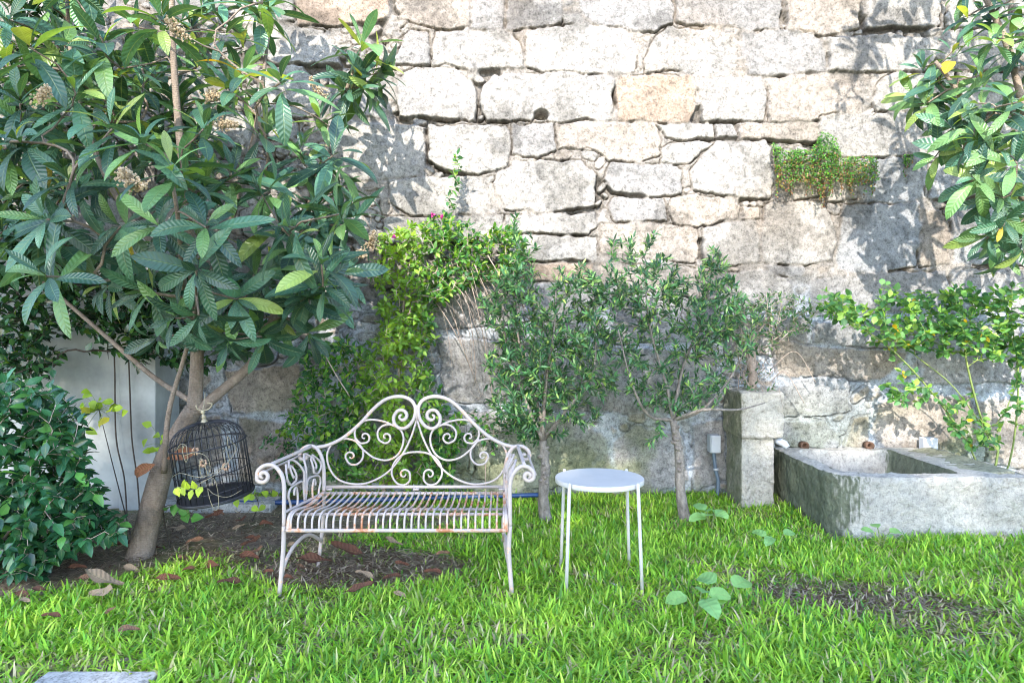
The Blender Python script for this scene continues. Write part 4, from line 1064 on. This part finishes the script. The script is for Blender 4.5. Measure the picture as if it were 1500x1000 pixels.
# vine and dry twigs on top of the pillar
st_ = P(1108, 572, 5.1)
t, po = plant('pillar_vine', 'half dry vine with a woody stump growing over the top of the pillar', 'climber',
      [[(1.79, 5.12, .82), (1.80, 5.12, 1.0), (1.82, 5.12, 1.2), (1.9, 5.1, 1.35)], [(1.80, 5.12, 1.0), (1.7, 5.05, 1.2)]],
      sample([(1055, 440), (1130, 425), (1195, 440), (1200, 480), (1140, 500), (1090, 500)], 230, 4.95, 5.3, rs0)+sample([(1070, 490), (1140, 490), (1135, 590), (1080, 590)], 46, 4.95, 5.25, rs0), 93,
      M_olive, (.03, .05), .4, [(.04, .11, .04), (.12, .20, .06)], (3, 1), .035, rmax=.012, skip=.35)
rs = np.random.RandomState(8); mb = MB()
mb.tube([(1.80, 5.13, .8), (1.805, 5.12, .95), (1.80, 5.12, 1.12), (1.815, 5.11, 1.3)], [.035, .03, .028, .02], 9)
for k in range(110):
    a = Vector((1.80+rs.normal(0, .09), 5.08+rs.normal(0, .07), rs.uniform(.84, 1.38))); d_ = Vector((rs.normal(0, .05), rs.normal(0, .04), rs.normal(-.02, .09)))
    mb.tube([a, a+d_*.5+Vector(rs.normal(0, .012, 3)), a+d_], rs.choice([.0015, .0025, .004]), 4)
o = mb.build('dry_stump', M_twig, t)
# thin wires hooping out of the wall
for k, (a, b, c, lab) in enumerate((((1130, 540), (1165, 515), (1195, 560), 'thin bare tendril arching above the right of the pillar, upper one'), ((1128, 560), (1150, 545), (1178, 590), 'thin bare tendril arching above the right of the pillar, lower one'))):
    q = cat([P(a[0], a[1], 5.25), P(b[0], b[1], 5.15), P(c[0], c[1], 5.2)], 8)
    tag(MB().tube(q, .003, 5).build('tendril', M_twig, None, q[0]), lab, 'twig')
# fern-like cushion hanging from the wall joint
def cushion(poly, n, seed, label, d0=5.20, d1=5.34):
    rs = np.random.RandomState(seed); pts = np.array([list(p) for p in sample(poly, n, d0, d1, rs)])
    ex = []
    for q in range(n//110):                       # hanging strands below the cushion
        p = pts[rs.randint(len(pts))]
        for k in range(22): ex.append((p[0]+rs.normal(0, .006), p[1]+.01, p[2]-.006*k+rs.normal(0, .004)))
    if ex: pts = np.concatenate([pts, np.array(ex)])
    c = P(sum(p[0] for p in poly)/len(poly), min(p[1] for p in poly), 5.34)
    t = thing('wall_fern', c, label, 'plant'); N = len(pts)
    top = np.clip((pts[:, 2]-pts[:, 2].min())/(pts[:, 2].max()-pts[:, 2].min()), 0, 1)
    cl = np.where((rs.rand(N) < .75-.95*top)[:, None], tint(N, rs, [(.13, .06, .035), (.20, .13, .05)], (1, 1), .3), tint(N, rs, [(.03, .11, .02), (.07, .20, .03), (.14, .30, .04)], (3, 3, 1), .3))
    leaves('foliage', M_soft, pts, rs.normal(0, .6, (N, 3))+np.array([0, -.8, -.5]), rs.normal(0, .4, (N, 3))+np.array([0, -.6, .8]), rs.uniform(.012, .024, N), rs.uniform(.009, .016, N), .3, cl, p_round, 2, 2, .2, parent=t)
    mb = MB(); mb.tube([Vector((x_, 5.33, float(np.median(pts[:, 2]))+.03)) for x_ in np.linspace(pts[:, 0].min()+.03, pts[:, 0].max()-.03, 6)], .005, 5)
    for k in range(60):
        p = Vector(pts[rs.randint(N)]); mb.tube([Vector((p.x, 5.33, float(np.median(pts[:, 2]))+.03)), Vector((p.x, 5.28, (p.z+float(np.median(pts[:, 2])))/2+.03)), Vector((p.x, p.y, p.z+.03)), p], .001, 3)
    mb.build('stem', M_twig, t)
cushion([(1130, 207), (1150, 220), (1190, 218), (1203, 192), (1222, 198), (1234, 230), (1284, 228), (1288, 262), (1250, 272), (1216, 262), (1202, 293), (1190, 268), (1162, 264), (1155, 280), (1138, 272)], 4200, 6, 'green and rusty fern cushion hanging from a joint high on the wall')
cushion([(1322, 226), (1336, 226), (1336, 238), (1330, 246), (1322, 238)], 140, 7, 'tiny green fern tuft on the wall, right of the large fern cushion', 5.27, 5.34)

# seedlings and small stems at the left
def seedling(root, path, nl, seed, label, size=.06, cols=((.28, .42, .04), (.45, .42, .04)), wts=(4, 1), spread=.05, stem_mat=None):
    rs = np.random.RandomState(seed); t = thing('seedling', root, label, 'plant')
    q = cat([root]+path, 6); MB().tube(q, [.004*(1-.5*i/len(q)) for i in range(len(q))], 5).build('stem', stem_mat or M_vine, t)
    po = [q[-1]+Vector((rs.normal(0, spread*1.4), rs.normal(0, spread*.5), rs.normal(0, spread*.8))) for _ in range(nl)]
    di = [(rs.normal(0, 1), -.5, rs.normal(0, .5)) for _ in po]
    mb = MB()
    for p in po: mb.tube([q[-1], q[-1].lerp(p, .5)+Vector((0, 0, .01)), p], .0015, 3)
    mb.build('twig', M_cane, t)
    leaves('foliage', M_soft, po, di, [(0, -1, .7)]*nl, rs.uniform(.7, 1.2, nl)*size, size*.68, .4, tint(nl, rs, cols, wts), p_ovate, 2, 4, parent=t)
seedling(G(196, 800), [P(170, 700, 4.3), P(155, 640, 4.4), P(145, 600, 4.4)], 22, 1, 'yellow green seedling leaves in front of the white wall', .075, spread=.07)
seedling(Vector((-2.35, 4.3, 0)), [P(228, 690, 4.3), P(238, 650, 4.3)], 12, 2, 'small yellow green leaves beside the loquat trunk', .07, spread=.06)
seedling(Vector((-1.75, 4.6, 0)), [P(378, 740, 4.6), P(376, 728, 4.5)], 7, 3, 'little round leaved seedling under the left scroll of the bench', .065)
seedling(Vector((-2.0, 4.0, 0)), [P(240, 745, 3.9), P(268, 742, 3.85)], 5, 4, 'dark seedling with two leaves beside the foot of the loquat', .08, ((.05, .16, .03),), (1,))
for k, (x0, lab) in enumerate(((186, 'thin dark stem climbing the white pilaster, nearest the shrub'), (205, 'thin dark stem climbing the white pilaster, nearest the loquat trunk'))):
    q = cat([Vector(((x0-750)/1000*4.75, 4.75, -.02)), P(x0-4, 700, 4.8), P(x0-16+k*4, 640, 4.85), P(x0-18+k*2, 540, 4.88), P(x0-22, 430, 4.88)], 6)
    tag(MB().tube(q, .005, 6).build('vine_stem', M_vine, None, q[0]), lab, 'vine')
# ivy leaves trailing behind the bench
for k, (poly, lab) in enumerate((([(385, 640), (440, 630), (450, 700), (420, 720), (400, 690)], 'trailing ivy patch behind the left arm of the bench'), ([(690, 600), (760, 610), (740, 660), (690, 640)], 'dark ivy patch behind the right half of the bench back'))):
    tg = sample(poly, 40, 5.0, 5.25, rs0)
    plant('ivy', lab, 'climber', [[Vector((tg[0].x, 5.2, 0)), Vector((tg[0].x, 5.22, .3))]], tg, 100+k, M_gloss, (.03, .05), .6, [(.03, .10, .04), (.08, .2, .04)], (3, 1), .035, rmax=.006)

# ------------------------------------------------------------ weeds and fallen leaves
def weed(px, py, n, size, seed, label):
    rs = np.random.RandomState(seed); c = G(px, py); t = thing('broadleaf_weed', c, label, 'weed', 'broadleaf weeds in the lawn')
    po, di, up = [], [], []; mb = MB()
    for k in range(n):
        a = 2*PI*k/n+rs.normal(0, .3); d_ = Vector((math.cos(a), math.sin(a), .0)); p = c+d_*.05+Vector((0, 0, .09+rs.uniform(0, .03)))
        mb.tube([c, c+d_*.02+Vector((0, 0, .05)), p], .003, 4)
        po.append(p); di.append((d_.x, d_.y, .25+rs.normal(0, .15))); up.append((0, -.35, 1))
    mb.build('stem', M_cane, t)
    leaves('foliage', M_weed, po, di, up, rs.uniform(.8, 1.15, n)*size, size*.72, .7, tint(n, rs, [(.20, .38, .14), (.25, .45, .15)], (1, 1), .1), p_round, 4, 6, .15, .03, parent=t)
weed(1040, 775, 7, .115, 1, 'broad leaved weed at the foot of the knotty olive trunk')
weed(1022, 905, 4, .12, 2, 'broad leaved weed in the lawn between the table and the dry patch')
weed(1064, 893, 3, .13, 3, 'broad leaved weed with one large pale leaf, beside the dry patch')
weed(1135, 812, 3, .085, 4, 'small pale weed in the lawn in front of the pillar')
weed(1292, 803, 4, .08, 5, 'small weed in the grass in front of the trough')
def litter():
    rs = np.random.RandomState(19)
    spots = [(130, 872, .22), (182, 858, .24), (45, 884, .12), (112, 850, .13), (345, 815, .19), (322, 832, .2), (300, 792, .17), (352, 800, .16), (486, 824, .22), (535, 814, .24), (362, 812, .14), (205, 925, .12), (60, 905, .1), (150, 900, .11),
             (335, 778, .13), (300, 760, .15), (206, 840, .13), (70, 868, .1), (20, 870, .12), (150, 845, .1), (225, 850, .15), (290, 835, .1), (380, 790, .11), (310, 750, .14), (455, 835, .1), (520, 840, .13), (600, 830, .1), (575, 870, .09), (345, 765, .12), (385, 840, .1), (240, 805, .12), (318, 855, .14), (560, 850, .12), (505, 870, .17), (430, 850, .11), (620, 840, .12), (170, 800, .18), (250, 775, .16), (400, 770, .14), (590, 800, .14), (95, 835, .12), (270, 820, .12), (440, 800, .12), (660, 812, .1)]
    ords = 'first second third fourth fifth sixth seventh eighth ninth tenth eleventh twelfth thirteenth fourteenth fifteenth sixteenth seventeenth eighteenth nineteenth twentieth'.split()
    near = lambda x, y: ('by the shrub' if x < 100 else 'left of the loquat trunk' if x < 215 else 'right of the loquat trunk' if x < 330 else 'left of the bench leg' if x < 405 else 'below the bench seat')
    spots.sort(); rank = {}
    for q in spots: rank[q] = sum(1 for p in spots if near(p[0], 0) == near(q[0], 0) and p < q)
    for k, (x, y, s) in enumerate(spots):
        c = G(x, y, .03); a = rs.uniform(-.6, .6)+(PI if rs.rand() < .5 else 0)
        v = np.array([math.cos(a), math.sin(a)*.8, .08]); cl = [(.13, .055, .035), (.20, .11, .07), (.26, .19, .13), (.10, .045, .03)][rs.randint(4)]
        o = leaves('fallen_leaf', M_dry, [c+Vector((0, 0, .012))], [v], [(rs.normal(0, .35), -.5, 1)], s*.85, s*.27, rs.uniform(-.9, 1.2), [cl], p_obov, 4, 8, rs.uniform(.2, .7), .05, org=c, seed=k)
        tone = {0: 'dark red brown', 1: 'brown'}.get(0 if cl[0] < .15 else 1 if cl[0] < .22 else 2, 'pale brown')
        siz = 'small' if s < .125 else 'large' if s > .17 else 'medium'
        tag(o, f'{siz} {tone} leaf, {ords[rank[(x, y, s)]]} from the left {near(x, y)}', 'fallen leaf', 'dry leaves fallen on the soil')
litter()
o = leaves('caught_leaf', M_dry, [P(228, 680, 3.72), P(245, 672, 3.7)], [(-.8, 0, -.3), (.8, -.1, .3)], [(0, -1, .5)]*2, .16, .07, .6, [(.20, .09, .05)]*2, p_obov, 4, 8, .4, .04, org=P(235, 678, 3.7))
tag(o, 'curled brown leaf caught against the loquat trunk by the birdcage', 'dry leaf')
q = [P(470, 508, 4.2), P(490, 545, 4.3), P(512, 580, 4.4)]
tag(MB().tube(cat(q), .004, 5).build('pale_stick', M_twig, None, q[0]), 'thin pale stick slanting down in front of the climber', 'stick')

# ------------------------------------------------------------ lawn
def grassy(x, y, rs):
    """how thick the grass grows: 1 lawn, 0 bare soil"""
    d = np.ones_like(x)
    for (cx, cy, rx, ry, a, k) in ((.7, 2.75, .3, .12, .4, .35), (-.2, 2.9, .35, .14, -.3, .35), (2.4, 3.6, .4, .12, 0, .35), (-1.95, 4.65, 1.15, .66, 0, 1), (-.80, 3.72, .56, .30, .05, .93), (-2.75, 3.62, .95, .42, .30, 1), (-3.2, 3.3, .8, .35, .3, .95), (-2.2, 4.1, .7, .4, 0, .9), (-1.25, 3.95, .5, .25, 0, .9), (-.9, 4.75, .7, .3, 0, .8),
                                   (1.62, 3.30, .50, .20, -.25, .66), (1.98, 3.02, .35, .22, 0, .55), (1.3, 3.55, .3, .17, 0, .5), (-2.05, 3.85, .25, .12, 0, .9), (-1.7, 2.62, .25, .1, 0, .5)):
        u = (x-cx)*math.cos(a)+(y-cy)*math.sin(a); v = -(x-cx)*math.sin(a)+(y-cy)*math.cos(a)
        q = (u/rx)**2+(v/ry)**2; d = np.minimum(d, 1-k*np.clip((1.25-q)*2.2, 0, 1))
    w_ = 1.3*np.sin(x*7.3+1.3*np.sin(y*5))*np.sin(y*8.1+np.sin(x*4.2))
    return d*np.clip(.92+.22*w_, 0, 1)
def lawn():
    rs = np.random.RandomState(2)
    def field(n, x0, x1, y0, y1, L0, L1, W0, W1, floor=0.0):
        x = rs.uniform(x0, x1, n); y = rs.uniform(y0, y1, n); g = np.maximum(grassy(x, y, rs), floor)
        keep = rs.rand(n) < g; keep &= ~((x > 2.0) & (x < 3.3) & (y > 4.25)) & ~((x > 1.64) & (x < 1.95) & (y > 4.95))
        keep &= ~((x < -2.56) & (y > 4.9)) & ~((x > -1.73) & (x < -1.295) & (y < 2.54))
        x, y, g = x[keep], y[keep], g[keep]; m = len(x)
        return x, y, g, rs.uniform(L0, L1, m)*(.6+.4*g), rs.uniform(W0, W1, m)
    parts = [field(215000, -4.6, 4.6, 2.2, 5.38, .035, .09, .007, .013), field(30000, -4.6, 4.6, 2.2, 4.2, .06, .12, .009, .015), field(9000, -4.0, 4.0, 2.2, 5.3, .02, .05, .004, .007, .12),
             field(16000, -5, 5, .2, 2.2, .05, .1, .006, .01)]
    x, y, g, L, W = [np.concatenate([p[i] for p in parts]) for i in range(5)]
    n = len(x); z = gz(x, y)-.012
    az = rs.uniform(0, 2*PI, n); lean = rs.uniform(.05, 1.5, n)**1.1
    d = np.stack([np.cos(az)*lean, np.sin(az)*lean, np.ones(n)], -1)
    up = np.stack([-np.cos(az), -np.sin(az), lean], -1)
    zone = np.sin(x*3.1+np.sin(y*2.3))*.5+np.sin(y*4.7+x*1.7)*.5
    c = tint(n, rs, [(.16, .38, .04), (.27, .50, .045), (.42, .60, .08), (.08, .24, .04), (.52, .48, .27)], (4, 5, 3.6, 1.6, .8), .20)
    zy = np.clip(.5+.55*zone+.5*np.exp(-((x+.9)/.9)**2-((y-2.8)/.7)**2), 0, 1)[:, None]*rs.uniform(.2, 1, (n, 1))  # yellow zones and front patch: dappled sunlight painted into the blade colour
    c = c*(1-.28*zy)+np.array((.44, .58, .08))*.28*zy; dry = (rs.rand(n) < (1-g)*.5)
    c[dry] = tint(int(dry.sum()), rs, [(.46, .38, .25), (.36, .40, .14)], (1, 1), .2)
    o = leaves('grass', M_grass, np.stack([x, y, z], -1), d, up, L, W, rs.uniform(.2, 2.0, n), c, p_blade, 1, 3, 0.0)
    tag(o, 'bright green coarse lawn grass', 'grass', kind='stuff')
lawn()
def straw():
    rs = np.random.RandomState(29); n = 13000
    x = np.concatenate([rs.normal(-1.95, .6, n//3), rs.normal(-.8, .35, n//3), rs.normal(1.7, .4, n//3), rs.normal(-2.6, .45, n//6)])
    y = np.concatenate([rs.normal(4.4, .35, n//3), rs.normal(3.7, .2, n//3), rs.normal(3.26, .17, n//3), rs.normal(3.6, .25, n//6)]); m = len(x)
    az = rs.uniform(0, 2*PI, m); d = np.stack([np.cos(az), np.sin(az), rs.uniform(-.05, .25, m)], -1)
    c = tint(m, rs, [(.46, .38, .29), (.26, .20, .15), (.14, .08, .05)], (2, 2, 2), .3)
    o = leaves('leaf_litter', M_dry, np.stack([x, y, gz(x, y)+.006], -1), d, [(0, 0, 1)]*m, rs.uniform(.02, .08, m), rs.uniform(.002, .009, m), rs.uniform(-.6, .8, m), c, p_lance, 1, 3, 0)
    tag(o, 'dry straw and crumbled leaf litter scattered over the bare soil', 'litter', kind='stuff')
straw()

# ------------------------------------------------------------ the tall trees behind the camera that shade the garden
def shade_tree(x0, x1, ztop, zbot, n, seed, label, y0=-14.2, y1=-12.4):
    rs = np.random.RandomState(seed); cx = (x0+x1)/2; base = Vector((cx, (y0+y1)/2, 0))
    t = thing('shade_tree', base, label, 'tree', 'tall trees behind the viewer'); tr = MB()
    tr.tube(cat([base, base+Vector((.1, 0, zbot*.6)), base+Vector((0, 0, zbot+1.5))], 5), [.35-.2*i/10 for i in range(11)], 12)
    nc = 70; cl = []
    for k in range(nc):
        u = rs.uniform(-1, 1); v = rs.rand(); hh = ztop-(ztop-zbot)*.10*abs(u)**3
        cl.append((cx+u*(x1-x0)/2, rs.uniform(y0, y1), zbot+(hh-zbot-.45)*v+.1*rs.normal()))
    for c in cl[:24]: tr.tube([base+Vector((0, 0, zbot)), (base+Vector((0, 0, zbot))).lerp(Vector(c), .5)+Vector((0, 0, .4)), Vector(c)], [.09, .06, .03], 6)
    tr.build('trunk', M_bark, t)
    ci = rs.randint(0, nc, n); pos = np.array(cl)[ci]+nrm(rs.normal(0, 1, (n, 3)))*(rs.rand(n, 1)**.5)*np.array([.95, .8, .62])
    L = rs.uniform(.18, .30, n)
    leaves('crown', M_soft, pos, rs.normal(0, 1, (n, 3)), rs.normal(0, .5, (n, 3))+np.array([0, 0, 1]), L, L*.6, .4, tint(n, rs, [(.04, .10, .03), (.07, .15, .04)], (1, 1)), p_ovate, 1, 2, .1, parent=t)
shade_tree(-10.6, -4.0, 14.0, 9.3, 6800, 1, 'tall broad tree behind the viewer on the left')
shade_tree(-4.5, -2.7, 13.3, 9.3, 900, 4, 'thin young tree behind the viewer, between the broad ones')
shade_tree(-3.0, -.7, 14.0, 9.3, 3000, 2, 'tall broad tree directly behind the viewer')
shade_tree(-1.0, 5.6, 12.4, 9.3, 4800, 3, 'lower broad tree behind the viewer on the right')
